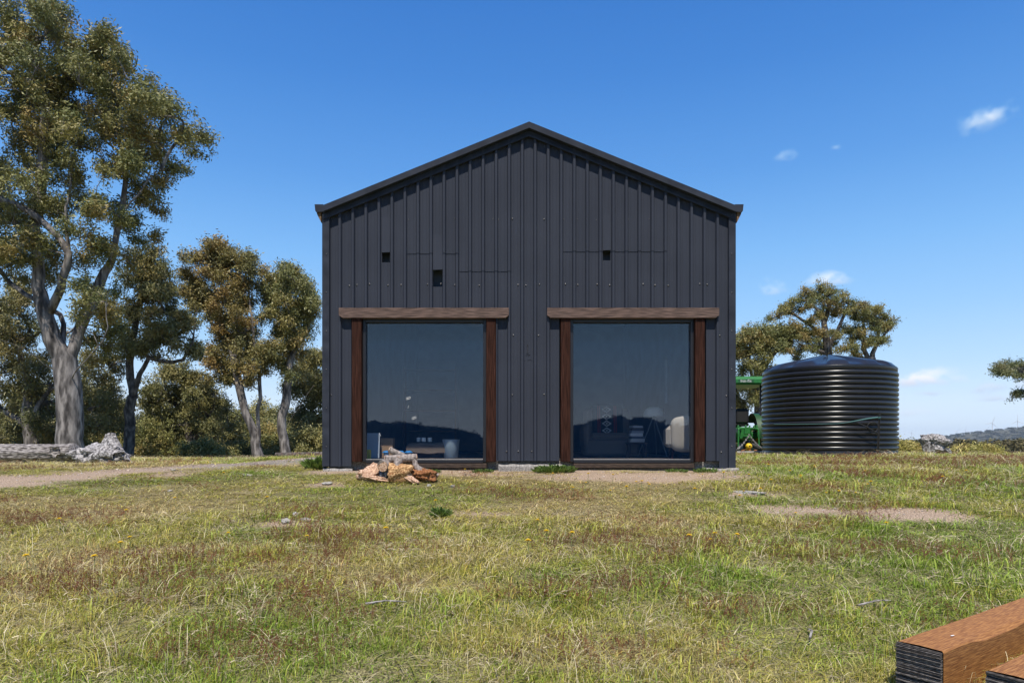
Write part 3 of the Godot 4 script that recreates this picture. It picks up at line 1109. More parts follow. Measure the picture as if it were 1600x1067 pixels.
func firewood() -> void:
	rng.seed = 5
	var grp := "firewood heaped in front of the west window"
	var y := ground_y(-1.45, -8.8)
	var o := Vector3(-1.43, y, -8.75)
	var put := func(label: String, at: Vector3, sz: Vector3, rot: Vector3, mt: Material, sd: float) -> void:
		var m := solo("firewood_chunk", chunk(sz * Vector3(.9, .8, .9), sd, .6, 4.0), mt, label, "firewood", o + at * .86, 0, grp)
		m.rotation = rot
	put.call("big orange split block at the front of the woodpile", Vector3(.0, .13, .12), Vector3(.36, .28, .26), Vector3(.2, .3, .1), M.split, 10)
	put.call("rust orange half round block at the east end of the woodpile", Vector3(.34, .1, .03), Vector3(.36, .17, .24), Vector3(0, -.15, -.05), mat(lin(.42, .19, .07), .85, M.split.albedo_texture, Vector3(3, 3, 3), M.bumps, 1.2), 31)
	put.call("pale pink split block with a grey foot at the west end", Vector3(-.42, .11, .0), Vector3(.34, .24, .24), Vector3(.3, .5, .35), M.split_pale, 52)
	put.call("thin pale split slab lying at the front west of the woodpile", Vector3(-.31, .05, .14), Vector3(.32, .06, .12), Vector3(0, .25, -.15), M.split_pale, 73)
	put.call("narrow pale splinter leaning between the two orange blocks", Vector3(.17, .06, .2), Vector3(.32, .07, .1), Vector3(0, -.5, -.45), M.split_pale, 94)
	put.call("small blue grey lump tucked between pink and orange blocks", Vector3(-.19, .11, .05), Vector3(.18, .18, .18), Vector3(.5, .2, .6), mat(lin(.2, .21, .24), .95, M.rootwood.albedo_texture, Vector3(3, 3, 3), M.bumps, 1.5), 115)
	put.call("orange brown block buried in the middle of the woodpile", Vector3(.1, .14, -.08), Vector3(.4, .26, .26), Vector3(.1, .9, .2), M.split, 140)
	billet("firewood_billet", "topmost grey billet sloping down across the woodpile", o + Vector3(-.16, .47, .02) * .86, o + Vector3(.2, .3, -.06) * .86, 0.039, M.logbark, grp)
	billet("firewood_billet", "short grey billet lying level under the topmost one", o + Vector3(-.22, .33, .06) * .86, o + Vector3(.24, .35, -.02) * .86, 0.052, M.logbark, grp)
	billet("firewood_billet", "stout grey billet pointing at the camera beneath the level one", o + Vector3(-.15, .27, -.05) * .86, o + Vector3(-.23, .24, .2) * .86, 0.073, M.logbark, grp)
	billet("firewood_billet", "grey billet standing steeply against the back of the woodpile", o + Vector3(.0, .34, .04) * .86, o + Vector3(-.07, .16, .12) * .86, 0.056, M.logbark, grp)
	billet("firewood_billet", "grey brown branch leaning down to the east behind the orange block", o + Vector3(.18, .36, -.02) * .86, o + Vector3(.34, .06, .1) * .86, 0.039, M.logbark, grp)
	billet("firewood_billet", "thin branch lying low behind the rust orange block", o + Vector3(.2, .22, -.12) * .86, o + Vector3(.55, .08, -.1) * .86, 0.030, M.logbark, grp)


func sleeper(label: String, corner: Vector3, sd: float, w: float, h: float, ln: float, turn: float) -> void:
	# local x runs along the timber, z across it; the weathered end faces the camera's west
	var t := thing("timber_beam", label, "timber beam", corner, turn)
	var edge := func(x: float, k: float) -> float: return noise.get_noise_2d(x * 90 + sd, k * 50) * .012
	var wane := func(x: float) -> float: return .022 * smoothstep(.25, .5, x) * (1.0 - smoothstep(.75, 1.15, x)) + .006
	var cross := func(x: float) -> Array:
		var wn: float = wane.call(x)
		var e0: float = edge.call(x, 1)
		var e1: float = edge.call(x, 2)
		return [Vector3(x, -h, .0), Vector3(x, -.006, e0 * .4), Vector3(x, 0, .008 + e0 * .4), Vector3(x, .002 + e1 * .2, w * .5), Vector3(x, -wn * .25, w - wn * .9), Vector3(x, -wn * .9 - .004, w + e1 * .6), Vector3(x, -h, w + e1 * .5)]
	var g := Geo.new()
	var m := 60
	for i in m:
		var a: Array = cross.call(ln * i / m)
		var b: Array = cross.call(ln * (i + 1) / m)
		for k in 6: g.q(a[k], a[k + 1], b[k + 1], b[k])
	var e: Array = cross.call(ln)
	g.q(e[0], e[1], e[5], e[6])
	part(t, "sawn_body", g.mesh(), M.beam)
	# end grain: a stack of uneven ridges
	g = Geo.new()
	rng.seed = int(sd) + 3
	var y := -h
	var a0: Array = cross.call(0)
	while y < -.004:
		var th := rng.randf_range(.003, .011) * (1.0 if rng.randf() < .85 else 1.8)
		var y1 := minf(y + th, -.002)
		var o := rng.randf_range(.0, .013)
		var tilt := -.006
		var zt := w - .004
		g.coloured = true
		g.tint = Color(1, .96, .92) * rng.randf_range(.35, 1.9)
		g.box(Vector3(.004 - o, (y + y1) / 2 - .0008 + tilt * .5, zt * .5), Vector3(.02, y1 - y - .0022, zt), .0012, Basis(Vector3.RIGHT, rng.randf_range(-.012, .04)))
		y = y1
	part(t, "weathered_end", g.mesh(), M.beam_end)


func yard() -> void:
	var turn := atan2(.583, .813)
	sleeper("long orange hardwood beam with a black weathered end on the grass", Vector3(1.818, -.585, -3.23), 10, .2, .3, 2.4, turn)
	sleeper("second hardwood beam, cut off by the frame, nearer and shorter in view", Vector3(1.985, -.6, -2.86), 60, .2, .3, 2.2, turn)
	var g := Geo.new()
	g.box(Vector3.ZERO, Vector3(.022, .003, .006), .001)
	solo("wood_chip", g.mesh(), M.white, "tiny white wood chip lying on top of the orange beam", "wood chip", Vector3(2.125, -.58, -3.3), .4)
	var stones := [["flat pale stone on the lawn, larger of a pair before the west window", -2.14, -6.47, .17, .035, .09], ["smaller flat pale stone beside a larger one on the lawn", -1.97, -6.53, .13, .03, .07], ["small rounded stone just behind two flat pale stones", -2.13, -6.72, .07, .05, .05],
		["flat grey slab sunk in the grass near the shed's west corner", -2.3, -8.55, .22, .025, .12], ["long thin pale slab in the grass off the shed's east corner", 2.73, -7.9, .42, .025, .14], ["white pebble in the grass in front of the woodpile", -1.02, -8.4, .05, .03, .05], ["buff pebble in the grass east of the woodpile", -.72, -8.3, .06, .03, .05],
		["flat brown stone at the edge of the dirt track", -3.6, -9.3, .22, .02, .1], ["pale stone in the dirt of the track", -4.9, -9.9, .07, .02, .06], ["small stone in the short grass below the track", -4.0, -8.0, .05, .02, .05]]
	for s in stones:
		var p := Vector3(s[1], ground_y(s[1], s[2]) + s[4] * .2, s[2])
		solo("stone", chunk(Vector3(s[3], s[4] * 1.4, s[5]), s[1] * 31.0, .35, 3.0), M.stone, s[0], "stone", p, s[1] * 2.0)
	rng.seed = 12
	# loose gravel on the track and the soil apron
	var where := []
	var tints := []
	for i in 9000:
		var x := rng.randf_range(-11, 4.5)
		var z := rng.randf_range(-15, -6.3)
		if rng.randf() > bare(x, z) - .25: continue
		var sz := rng.randf_range(.004, .011) * (1.0 if rng.randf() < .95 else 2.2)
		where.append(Transform3D(Basis.from_euler(Vector3(rng.randf() * 6, rng.randf() * 6, rng.randf() * 6)).scaled(Vector3(sz, sz * .6, sz)), Vector3(x, ground_y(x, z) + sz * .2, z)))
		var f := rng.randf_range(.7, 1.2)
		tints.append(Color(.5 * f, .38 * f, .29 * f).lerp(Color(.4 * f, .38 * f, .36 * f), rng.randf()))
	var gm := StandardMaterial3D.new()
	gm.vertex_color_use_as_albedo = true
	gm.roughness = .9
	scatter(self, "gravel", chunk(Vector3.ONE * 2.0, 3, .3, 2.5), gm, where, tints)
	# weeds by the wall, dandelions in the lawn
	for w in [["bushy green weed at the foot of the middle wall pier", .6, -9.72, .55, .16, 130], ["low green weed at the shed's east corner by the footing", 2.75, -9.72, .3, .1, 60], ["dark green thistle alone in the mown grass", -.7, -6.65, .17, .14, 60], ["low weeds at the foot of the west window", -1.2, -9.72, .4, .08, 60], ["weeds beside the middle footing's west end", -.42, -9.74, .3, .08, 60], ["tall weed tuft behind the shed's west corner", -2.95, -10.3, .3, .25, 80], ["weed tuft under the east window's outer post", 2.35, -9.75, .3, .08, 50]]:
		var h := Geo.new()
		h.coloured = true
		for i in w[5] * 4:
			var a := rng.randf() * TAU
			var r: float = sqrt(rng.randf()) * w[3] * .5
			var b := Vector3(cos(a) * r, 0, sin(a) * r * .5)
			b.y = ground_y(w[1] + b.x, w[2] + b.z) - ground_y(w[1], w[2])
			var d := Vector3(cos(a) * .5 + rng.randfn() * .4, 1, sin(a) * .5 + rng.randfn() * .4).normalized()
			var l: float = w[4] * rng.randf_range(.3, .75)
			b.y += rng.randf() * w[4] * .4 * (1.0 - r / (w[3] * .5))
			h.tint = Color(.13, .2, .04) * rng.randf_range(.6, 1.3)
			var s := d.cross(Vector3(rng.randfn(), rng.randfn(), rng.randfn())).normalized() * l * .16
			h.q(b, b + d * l * .5 - s, b + d * l + Vector3(d.x, -.3, d.z) * l * .25, b + d * l * .5 + s)
		solo("weed", h.mesh(), M.blade, w[0], "weed", Vector3(w[1], ground_y(w[1], w[2]), w[2]))
	var st := Geo.new()
	st.tube([Vector3.ZERO, Vector3(.006, .05, .002), Vector3(.003, .1, .006)], [.0025, .0022, .002], 5)
	var hd := Geo.new()
	for ringk in 3:
		for i in 12:
			var a := TAU * i / 12.0 + ringk * .3
			var d := Vector3(cos(a), .15 + ringk * .5, sin(a)).normalized()
			var sd := Vector3(-sin(a), 0, cos(a)) * .0045
			var c := Vector3(.003, .1, .006)
			hd.q(c - sd * .5, c + d * (.02 - ringk * .003) - sd, c + d * (.021 - ringk * .003) + sd, c + sd * .5)
	var sm := st.mesh()
	var hm := hd.mesh()
	var n := 0
	while n < 64:
		var x := rng.randf_range(-4.5, 6)
		var z := rng.randf_range(-9.6, -4.6) if n > 10 else rng.randf_range(-6.2, -3.6)
		if n > 36: x = rng.randf_range(.4, 4.5); z = rng.randf_range(-9.4, -7.2)
		if bare(x, z) > .6: continue
		var dd := thing("dandelion", "small yellow dandelion flower standing in the lawn", "flower", Vector3(x, ground_y(x, z) + .015, z), rng.randf() * TAU, "yellow dandelions in the lawn")
		dd.scale = Vector3.ONE * rng.randf_range(.7, 1.25)
		part(dd, "stem", sm, M.stem)
		part(dd, "flower_head", hm, M.petal)
		n += 1
	# a dark pole on the ground behind the shed's west side
	g = Geo.new()
	g.tube([Vector3(0, 0, 0), Vector3(1.3, .03, 0), Vector3(2.9, .07, .1)], [.13, .12, .11], 10)
	solo("dark_log", g.mesh(), M.bark_dark, "dark straight log lying by the trees behind the shed's west side", "log", Vector3(-10.7, land(-10.5, -31) + .22, -31))
	for e in [["short grey stick lying in the grass west of the beams", 2.1, -4.15, .32, .5], ["pale bleached stick in the lawn before the beam's end", 1.62, -3.72, .22, 1.2], ["thin grey twig among the sorrel", -.9, -4.2, .25, .3]]:
		g = Geo.new()
		g.tube([Vector3(0, .03, 0), Vector3(e[3] * .5, .045, .015), Vector3(e[3], .025, 0)], [.007, .006, .004], 6)
		solo("stick", g.mesh(), M.deadwood, e[0], "stick", Vector3(e[1], ground_y(e[1], e[2]) + .03, e[2]), e[4])


# ------------------------------------------------------------------ grass
func blades(sd: int, count: int, spread: float, h0: float, h1: float, w: float, lean: float, least := 0.0) -> ArrayMesh:
	var r := RandomNumberGenerator.new()
	r.seed = sd
	var g := Geo.new()
	g.coloured = true
	for i in count:
		var o := Vector3(r.randfn() * spread, 0, r.randfn() * spread)
		var a := r.randf() * TAU
		var d := Vector3(cos(a), 0, sin(a))
		var s := Vector3(-sin(a + r.randfn() * .5), 0, cos(a + r.randfn() * .5)) * w * r.randf_range(.7, 1.2)
		var h := r.randf_range(h0, h1)
		var l := least + absf(r.randfn()) * lean
		var f := r.randf_range(.45, 1.5)
		g.tint = Color(f * r.randf_range(.85, 1.2), f, f * r.randf_range(.7, 1.1))
		var p := [o - Vector3(0, .02, 0), o + Vector3(0, h * .42, 0) + d * h * l * .22, o + Vector3(0, h * maxf(.78 - l * .15, .25), 0) + d * h * l * .62, o + Vector3(0, h * maxf(1.0 - l * .38, .12), 0) + d * h * l * 1.15]
		for k in 2:
			var wa := 1.0 - k * .25
			g.q(p[k] - s * wa, p[k] + s * wa, p[k + 1] + s * (wa - .25), p[k + 1] - s * (wa - .25))
		g.tri(p[2] - s * .5, p[2] + s * .5, p[3])
	return g.mesh()


func litter(sd: int) -> ArrayMesh:                   # dead stalks lying over one another
	var r := RandomNumberGenerator.new()
	r.seed = sd
	var g := Geo.new()
	g.coloured = true
	for i in 14:
		var o := Vector3(r.randfn() * .07, r.randf_range(.01, .06), r.randfn() * .07)
		var a := r.randf() * TAU
		var l := r.randf_range(.03, .1)
		var d := Vector3(cos(a), r.randf_range(-.25, .45), sin(a)) * l
		var w := Vector3(-sin(a), r.randf_range(-.6, .6), cos(a)) * r.randf_range(.001, .0022)
		var m := o + d * .5 + Vector3(0, l * .12, 0)
		g.tint = Color.WHITE * r.randf_range(.6, 1.3)
		g.q(o - w, o + w, m + w, m - w)
		g.q(m - w, m + w, o + d + w * .4, o + d - w * .4)
	return g.mesh()


func sorrel_mesh(sd: int) -> ArrayMesh:
	var r := RandomNumberGenerator.new()
	r.seed = sd
	var g := Geo.new()
	g.coloured = true
	for i in 9:
		var o := Vector3(r.randfn(), 0, r.randfn()) * .065
		var h := r.randf_range(.05, .15)
		var top := o + Vector3(r.randfn() * .035 + .01, h, r.randfn() * .035)
		g.tint = Color(.8, .8, .7)
		g.tube([o, o.lerp(top, .5) - Vector3(.004, 0, 0), top], [.0011, .001, .0006], 3, false)
		for k in 16:
			var t := r.randf_range(.35, 1.0)
			var p := o.lerp(top, t)
			var d := Vector3(r.randfn(), r.randfn() * .4, r.randfn()).normalized() * r.randf_range(.002, .008)
			var e := Vector3(0, r.randf_range(.0013, .0034), 0)
			g.tint = Color(1, 1, 1) * r.randf_range(.7, 1.3)
			g.q(p + d - e, p + d + Vector3(e.y, 0, e.y), p + d + e, p + d - Vector3(e.y, 0, e.y))
	return g.mesh()


func grass() -> void:
	rng.seed = 99
	var G := []
	var T := []
	for k in 6:
		G.append([])
		T.append([])
	# bands: [near, far, tufts per square metre, scale]
	for b in [[2.2, 4.2, 400, .85, .9], [4.2, 6, 290, .85, 1.15], [6, 8, 200, .85, 1.45], [8, 10.5, 140, .9, 1.75], [10.5, 16, 70, 1.0, 2.2], [16, 30, 30, 1.3, 2.8]]:
		var half: float = minf(b[1] * .82 + 1.2, 20.0)
		var count := int((b[1] - b[0]) * half * 2.0 * b[2])
		for i in count:
			var z := -rng.randf_range(b[0], b[1])
			var x := rng.randf_range(-half, half)
			if z < -9.95 and x > -2.78 and x < 3.28 and z > -19.2: continue
			if z < -11 and x > -2.8 and x < 3.4: continue
			if absf(x) > -z * .82 + 1.0: continue
			var bz := bare(x, z)
			if rng.randf() < bz * .96: continue
			var p := Vector3(x, ground_y(x, z), z)
			var size := rng.randf_range(.7, 1.25)
			var sc: float = b[3] * .86 * (1.0 if z > -10.5 else .8) * size
			var wide: float = b[4] * size
			var green := lush(x, z)
			var red := redness(x, z)
			# shorter on the worn ground near the shed
			var worn := clampf(smoothstep(-5.8, -7.5, z) * smoothstep(3.5, 1.5, x) * (1.0 - smoothstep(-10.5, -11.5, z) * .7), 0, 1)
			var hs := lerpf(.92, .36, worn) * (1.0 - .5 * clampf(bz * 2.0, 0, 1))
			var tall := noise.get_noise_2d(x * 95 + 500, z * 95) * .9 + noise.get_noise_2d(x * 240, z * 240 + 70) * .9
			hs *= clampf(1.0 + tall * 1.3, .5, 1.9)
			var kind := 0
			var col: Color
			var roll := rng.randf()
			if roll < red * .27:
				kind = 4
				col = Color(.21, .07, .042).lerp(Color(.33, .15, .07), rng.randf())
				hs = lerpf(hs, 1.0, .5)
			else:
				var dry := clampf(.4 - green * .5 + rng.randf_range(-.3, .3), 0, 1)
				col = Color(.24, .35, .04).lerp(Color(.46, .44, .085), clampf(dry * 2.0, 0, 1)).lerp(Color(.62, .51, .28), clampf(dry * 2.0 - 1.0, 0, 1))
				kind = 2 if dry > .55 and rng.randf() < .5 else rng.randi() % 2
				if rng.randf() < .13:
					kind = 5
					col = Color(.74, .64, .42).lerp(Color(.3, .23, .14), pow(rng.randf(), 1.6))
				elif rng.randf() < .13:
					kind = 3
					col = Color(.72, .63, .42)
			col *= rng.randf_range(.85, 1.3)
			G[kind].append(Transform3D(Basis(Vector3.UP, rng.randf() * TAU) * Basis.from_scale(Vector3(wide, sc * hs, wide)), p))
			T[kind].append(col)
	scatter(self, "grass", blades(1, 16, .05, .045, .115, .0031, 1.1), M.blade, G[0], T[0])
	scatter(self, "grass_001", blades(2, 14, .055, .035, .095, .0034, 1.4), M.blade, G[1], T[1])
	scatter(self, "dry_grass", blades(3, 16, .06, .04, .11, .0026, 1.7), M.blade, G[2], T[2])
	scatter(self, "grass_stalks", blades(4, 5, .04, .1, .22, .0018, 1.0, .7), M.blade, G[3], T[3])
	scatter(self, "straw", litter(7), M.blade, G[5], T[5])
	scatter(self, "sorrel", sorrel_mesh(5), M.blade, G[4], T[4])


# ------------------------------------------------------------------ ground and far land
func steps(near: float, fine: float, far: float, grow: float) -> Array:
	var a := [0.0]
	var s := fine
	while a[-1] < far:
		if a[-1] > near: s *= grow
		a.append(a[-1] + s)
	return a


func ground() -> void:
	var xs := []
	var st := steps(9.0, .16, 6500.0, 1.2)
	for i in range(st.size() - 1, 0, -1): xs.append(-st[i])
	xs.append_array(st)
	var zs := []
	for s in steps(1.0, .5, 700.0, 1.3): zs.append(s)
	zs.reverse()
	for s in steps(15.0, .13, 9000.0, 1.18).slice(1): zs.append(-s)
	var g := Geo.new()
	g.coloured = true
	var w := xs.size()
	for z in zs:
		for x in xs:
			var b := bare(x, z) if absf(x) < 25 and z > -30 and z < 3 else .2
			var soil := Color(.60, .455, .335).lerp(Color(.4, .37, .34), smoothstep(-6.0, -4.2, x) * smoothstep(-9.8, -10.6, z))
			var thatch := Color(.4, .33, .16).lerp(Color(.24, .25, .08), clampf(lush(x, z) * .5 + .5, 0, 1))
			g.tint = thatch.lerp(soil, smoothstep(.1, .75, b))
			g.add(Vector3(x, ground_y(x, z), z), Vector3.ZERO)
	for j in zs.size() - 1:
		for i in w - 1:
			var a := j * w + i
			var c := a + w
			g.ix.append_array([a, c + 1, a + 1, a, c, c + 1])
			var nn := (g.v[a + 1] - g.v[c]).cross(g.v[c + 1] - g.v[a]) * -1.0
			if nn.y < 0: nn = -nn
			nn = nn.normalized()
			for e in [a, a + 1, c, c + 1]: g.n[e] += nn
	for k in g.v.size(): g.n[k] = g.n[k].normalized()
	setting("ground", g.mesh(), M.ground)


func hill_mesh(cx: float, cz: float, wx: float, wz: float, f: Callable, nu: int, nv: int, col: Color) -> ArrayMesh:
	var g := Geo.new()
	g.coloured = true
	g.tint = col
	g.grid(func(u, v):
		var x: float = cx + (u - .5) * wx
		var z: float = cz - (v - .5) * wz
		return Vector3(x, f.call(x, z), z), nu, nv)
	return g.mesh()


func crown_blob(sd: int) -> ArrayMesh:
	var r := RandomNumberGenerator.new()
	r.seed = sd
	var g := Geo.new()
	g.coloured = true
	for k in 26:
		var o := Vector3(r.randf_range(-.5, .5), r.randf_range(.25, .95), r.randf_range(-.5, .5))
		o.y = .25 + (o.y - .25) * (1.0 - Vector2(o.x, o.z).length_squared())
		var lobe := r.randf_range(.75, 1.25)
		for i in 22:
			var p := o + Vector3(r.randfn(), r.randfn() * .8, r.randfn()) * .075
			var a := Vector3(r.randfn(), r.randfn(), r.randfn()).normalized() * .05
			var b := a.cross(Vector3(r.randfn(), r.randfn(), r.randfn())).normalized() * .035
			g.tint = Color.WHITE * lobe * r.randf_range(.8, 1.2)
			g.q(p - a, p - b, p + a, p + b)
	g.tint = Color(.9, .8, .7)
	g.tube([Vector3.ZERO, Vector3(.02, .5, 0)], [.03, .02], 5, false)
	return g.mesh()


func far_land() -> void:
	rng.seed = 404
	var east := func(x: float, z: float) -> float:
		var r := Vector2((x - 3150) / 800.0, (z + 3600) / 500.0).length()
		return -12 + 98.0 * exp(-r * r * 1.2) * (1.0 + .12 * noise.get_noise_2d(x * .25, z * .25)) + 26.0 * exp(-pow((z + 3700) / 420.0, 2)) * smoothstep(2000.0, 2600.0, x)
	setting("distant_hill", hill_mesh(2900, -3600, 3800, 2200, east, 90, 40, Color(.13, .125, .06)), M.far)
	var south := func(x: float, z: float) -> float:
		var h := 8.5 + 5.0 * cos(TAU * (x - 62.0) / 122.0 + sin(x * .02) * .4) + 5.0 * noise.get_noise_2d(x * 1.2, 10)
		return -9.0 + h * smoothstep(120.0, 300.0, z) * (1.0 - smoothstep(400.0, 560.0, z) * .8)
	setting("wooded_hill", hill_mesh(0, 360, 1600, 520, south, 120, 24, Color(.1, .095, .04)), M.far)
	var leafm := StandardMaterial3D.new()
	leafm.vertex_color_use_as_albedo = true
	leafm.roughness = .9
	var blob := crown_blob(8)
	# woodland on the ridge that stands behind the camera, and on the far hill
	var where := []
	var tints := []
	for i in 7000:
		var x := rng.randf_range(-320, 320)
		var z := rng.randf_range(75, 430)
		var s := rng.randf_range(4, 7.5)
		where.append(Transform3D(Basis(Vector3.UP, rng.randf() * TAU).scaled(Vector3(s, s * rng.randf_range(.9, 1.3), s)), Vector3(x, south.call(x, z) - .5, z)))
		tints.append(Color(.06, .065, .028) * rng.randf_range(.7, 1.3))
	scatter(self, "woodland", blob, leafm, where, tints)
	where = []
	tints = []
	for i in 2600:
		var x := rng.randf_range(1300, 4400)
		var z := rng.randf_range(-4200, -3000)
		var s := rng.randf_range(9, 18)
		where.append(Transform3D(Basis(Vector3.UP, rng.randf() * TAU).scaled(Vector3(s * 1.4, s * .8, s * 1.4)), Vector3(x, east.call(x, z) - 1.0, z)))
		tints.append(Color(.055, .065, .035) * rng.randf_range(.7, 1.3))
	scatter(self, "hill_woodland", blob, leafm, where, tints)
	# scrub and paddock trees down in the valley
	where = []
	tints = []
	for i in 2600:
		var d := rng.randf_range(190, 1000)
		var x := d * rng.randf_range(-.95, 1.1)
		var s := rng.randf_range(4, 7.5)
		where.append(Transform3D(Basis(Vector3.UP, rng.randf() * TAU).scaled(Vector3(s * 1.3, s * .8, s * 1.3)), Vector3(x, land(x, -d) - .5, -d)))
		tints.append(Color(.085, .085, .035).lerp(Color(.13, .1, .04), rng.randf()) * rng.randf_range(.7, 1.3))
	scatter(self, "valley_trees", blob, leafm, where, tints)
	# wind turbines
	var turb := [[1425, 676, 7600, .3, "faint wind turbine standing alone between the tank and the lone stump"], [1496, 674, 7000, .9, "small wind turbine just east of the lone stump on the skyline"], [1510, 672, 7400, .1, "small wind turbine at the foot of the far hill's west slope"], [1543, 671, 7000, .6, "short wind turbine half hidden by the hill, beside a tall one"], [1551.5, 661, 4700, .35, "tall wind turbine with slanting blades on the far hill"], [1591, 658, 4700, 0.0, "tallest wind turbine with one blade upright near the hilltop"]]
	for t in turb:
		var d: float = t[2]
		var u := d / 1070.0
		var x: float = (t[0] - 800.0) * u
		var hub: float = EYE + (693.0 - t[1]) * u
		var b: float = -15.0
		var n := thing("wind_turbine", t[4], "wind turbine", Vector3(x, b, -d), -atan2(x, d), "wind turbines on the skyline")
		var g := Geo.new()
		g.tube([Vector3.ZERO, Vector3(0, hub - b, 0)], [3.2, 1.9], 10)
		part(n, "tower", g.mesh(), M.turbine)
		g = Geo.new()
		g.box(Vector3(0, hub - b + 1, -2), Vector3(4.5, 4.5, 12), 1)
		part(n, "nacelle", g.mesh(), M.turbine)
		for k in 3:
			g = Geo.new()
			var a: float = t[3] + TAU * k / 3.0
			var dir := Vector3(sin(a), cos(a), 0)
			var c := Vector3(0, hub - b + 1, 5)
			g.tube([c, c + dir * 9, c + dir * 46], [1.1, 2.0, .5], 6)
			part(n, "blade", g.mesh(), M.turbine)


func vegetation() -> void:
	M.cluster = [leaf_cluster(1, 44, .135), leaf_cluster(2, 44, .135), leaf_cluster(3, 44, .14)]
	var warm := [Color(.092, .1, .033), Color(.115, .116, .037), Color(.14, .13, .04), Color(.168, .126, .04)]
	var rust := [Color(.11, .105, .036), Color(.14, .12, .04), Color(.165, .13, .042), Color(.18, .12, .038)]
	var olive := [Color(.085, .09, .034), Color(.11, .105, .036), Color(.135, .125, .042), Color(.155, .135, .045)]
	var deep := [Color(.075, .08, .03), Color(.095, .095, .034), Color(.12, .11, .038), Color(.14, .115, .038)]
	# the big gum
	var u := 26.0 / 1070.0
	gum("gum_tree", "huge old gum tree with a thick pale trunk and sweeping limbs above the log", Vector3(-692 * u, land(-17, -26), -26), u, .45, [
		[108, 700, 0, 108, 640, 0, 106, 600, 0, 100, 560, 0],
		[100, 560, 0, 84, 530, 6, 78, 500, 10, 70, 460, 12, 69, 416, 14, 67, 370, 18, 78, 300, 22, 84, 200, 20, 72, 110, 16, 62, 40, 10],
		[100, 560, 0, 92, 505, -10, 84, 489, -14, 45, 474, -30, 10, 452, -46, -40, 420, -66, -90, 360, -80],
		[106, 590, 0, 82, 572, 20, 56, 547, 34, 30, 536, 50, 0, 534, 62, -50, 520, 80],
		[108, 600, 0, 128, 586, 20, 162, 562, 38, 190, 540, 50, 200, 520, 54, 198, 490, 56, 206, 452, 56],
		[104, 570, 0, 118, 515, -8, 127, 490, -10, 142, 454, -14, 152, 420, -18, 167, 380, -20, 180, 310, -20, 186, 260, -18, 176, 200, -10],
		[152, 420, -18, 178, 408, 6, 198, 375, 20, 210, 335, 26, 240, 304, 30, 266, 277, 30, 281, 244, 28, 296, 222, 24],
		[84, 489, 10, 112, 455, 26, 128, 405, 34, 100, 366, 40, 56, 334, 46, 16, 319, 50, 6, 280, 50],
		[128, 405, 34, 126, 350, 36, 132, 290, 34, 140, 230, 30],
		[70, 460, 0, 40, 410, -20, 20, 360, -36, 10, 300, -46],
		[266, 277, 30, 262, 240, 10, 250, 205, 0], [210, 335, 26, 232, 290, 10, 238, 250, 0]],
		[20, 30, 40, 70, 25, 40, 110, 60, 35, 150, 85, 33, 178, 78, 22, 190, 108, 22, 212, 104, 18, 170, 130, 32, 120, 110, 40, 60, 90, 40, 10, 90, 40, 234, 140, 18, 160, 170, 33, 110, 170, 38, 60, 160, 40, 15, 170, 40, 186, 155, 22, 215, 185, 20, 248, 172, 22, 272, 182, 20, 297, 190, 17, 290, 211, 15, 225, 215, 22, 185, 205, 28, 140, 220, 33, 95, 230, 38, 40, 230, 38, 0, 240, 35, 245, 243, 14, 240, 275, 12, 205, 250, 22, 170, 260, 28, 120, 280, 33, 60, 290, 33, 10, 300, 33, 205, 290, 15, 160, 310, 28, 110, 330, 30, 50, 350, 30, 5, 360, 26, 185, 340, 17, 140, 370, 24, 170, 390, 18, 100, 392, 22, 20, 400, 26, 212, 352, 10, 130, 440, 18, 145, 500, 16, 118, 520, 13, 175, 470, 20, 60, 410, 12,
		-50, 60, 55, -110, 120, 55, -60, 180, 60, -120, 230, 55, -60, 300, 50, -110, 350, 45, -40, 400, 32, 76, 130, 30, 30, 130, 32, 150, 130, 26], {"depth": 95.0, "low": 3.5, "palette": warm, "leaf": .95, "dens": .95})
	# the middle group west of the shed
	u = 33.0 / 1070.0
	gum("gum_tree", "dark leaning gum with a dense crown right behind the big gum's branches", Vector3((202 - 800) * u, land(-18, -33), -33), u, .24, [
		[200, 706, 0, 203, 660, 0, 208, 620, 4, 222, 585, 8, 236, 560, 8], [208, 620, 0, 196, 570, -10, 204, 500, -14, 222, 440, -10, 232, 410, -6], [236, 560, 8, 268, 566, 0, 286, 562, 0, 300, 536, 0, 307, 487, 0, 303, 476, 0], [222, 440, -10, 248, 470, 0, 262, 500, 0]],
		[215, 400, 22, 240, 395, 22, 255, 420, 20, 228, 432, 26, 205, 440, 22, 250, 450, 18, 215, 470, 24, 190, 480, 22, 238, 480, 16, 262, 452, 10, 180, 520, 22, 160, 560, 25, 200, 530, 16, 235, 520, 14, 250, 528, 20, 272, 520, 18, 282, 505, 12, 228, 545, 16, 295, 545, 8, 285, 492, 8], {"depth": 40.0, "palette": deep, "low": 3.0, "leaf": 1.1, "bark": M.bark_dark, "dens": 1.0})
	u = 41.0 / 1070.0
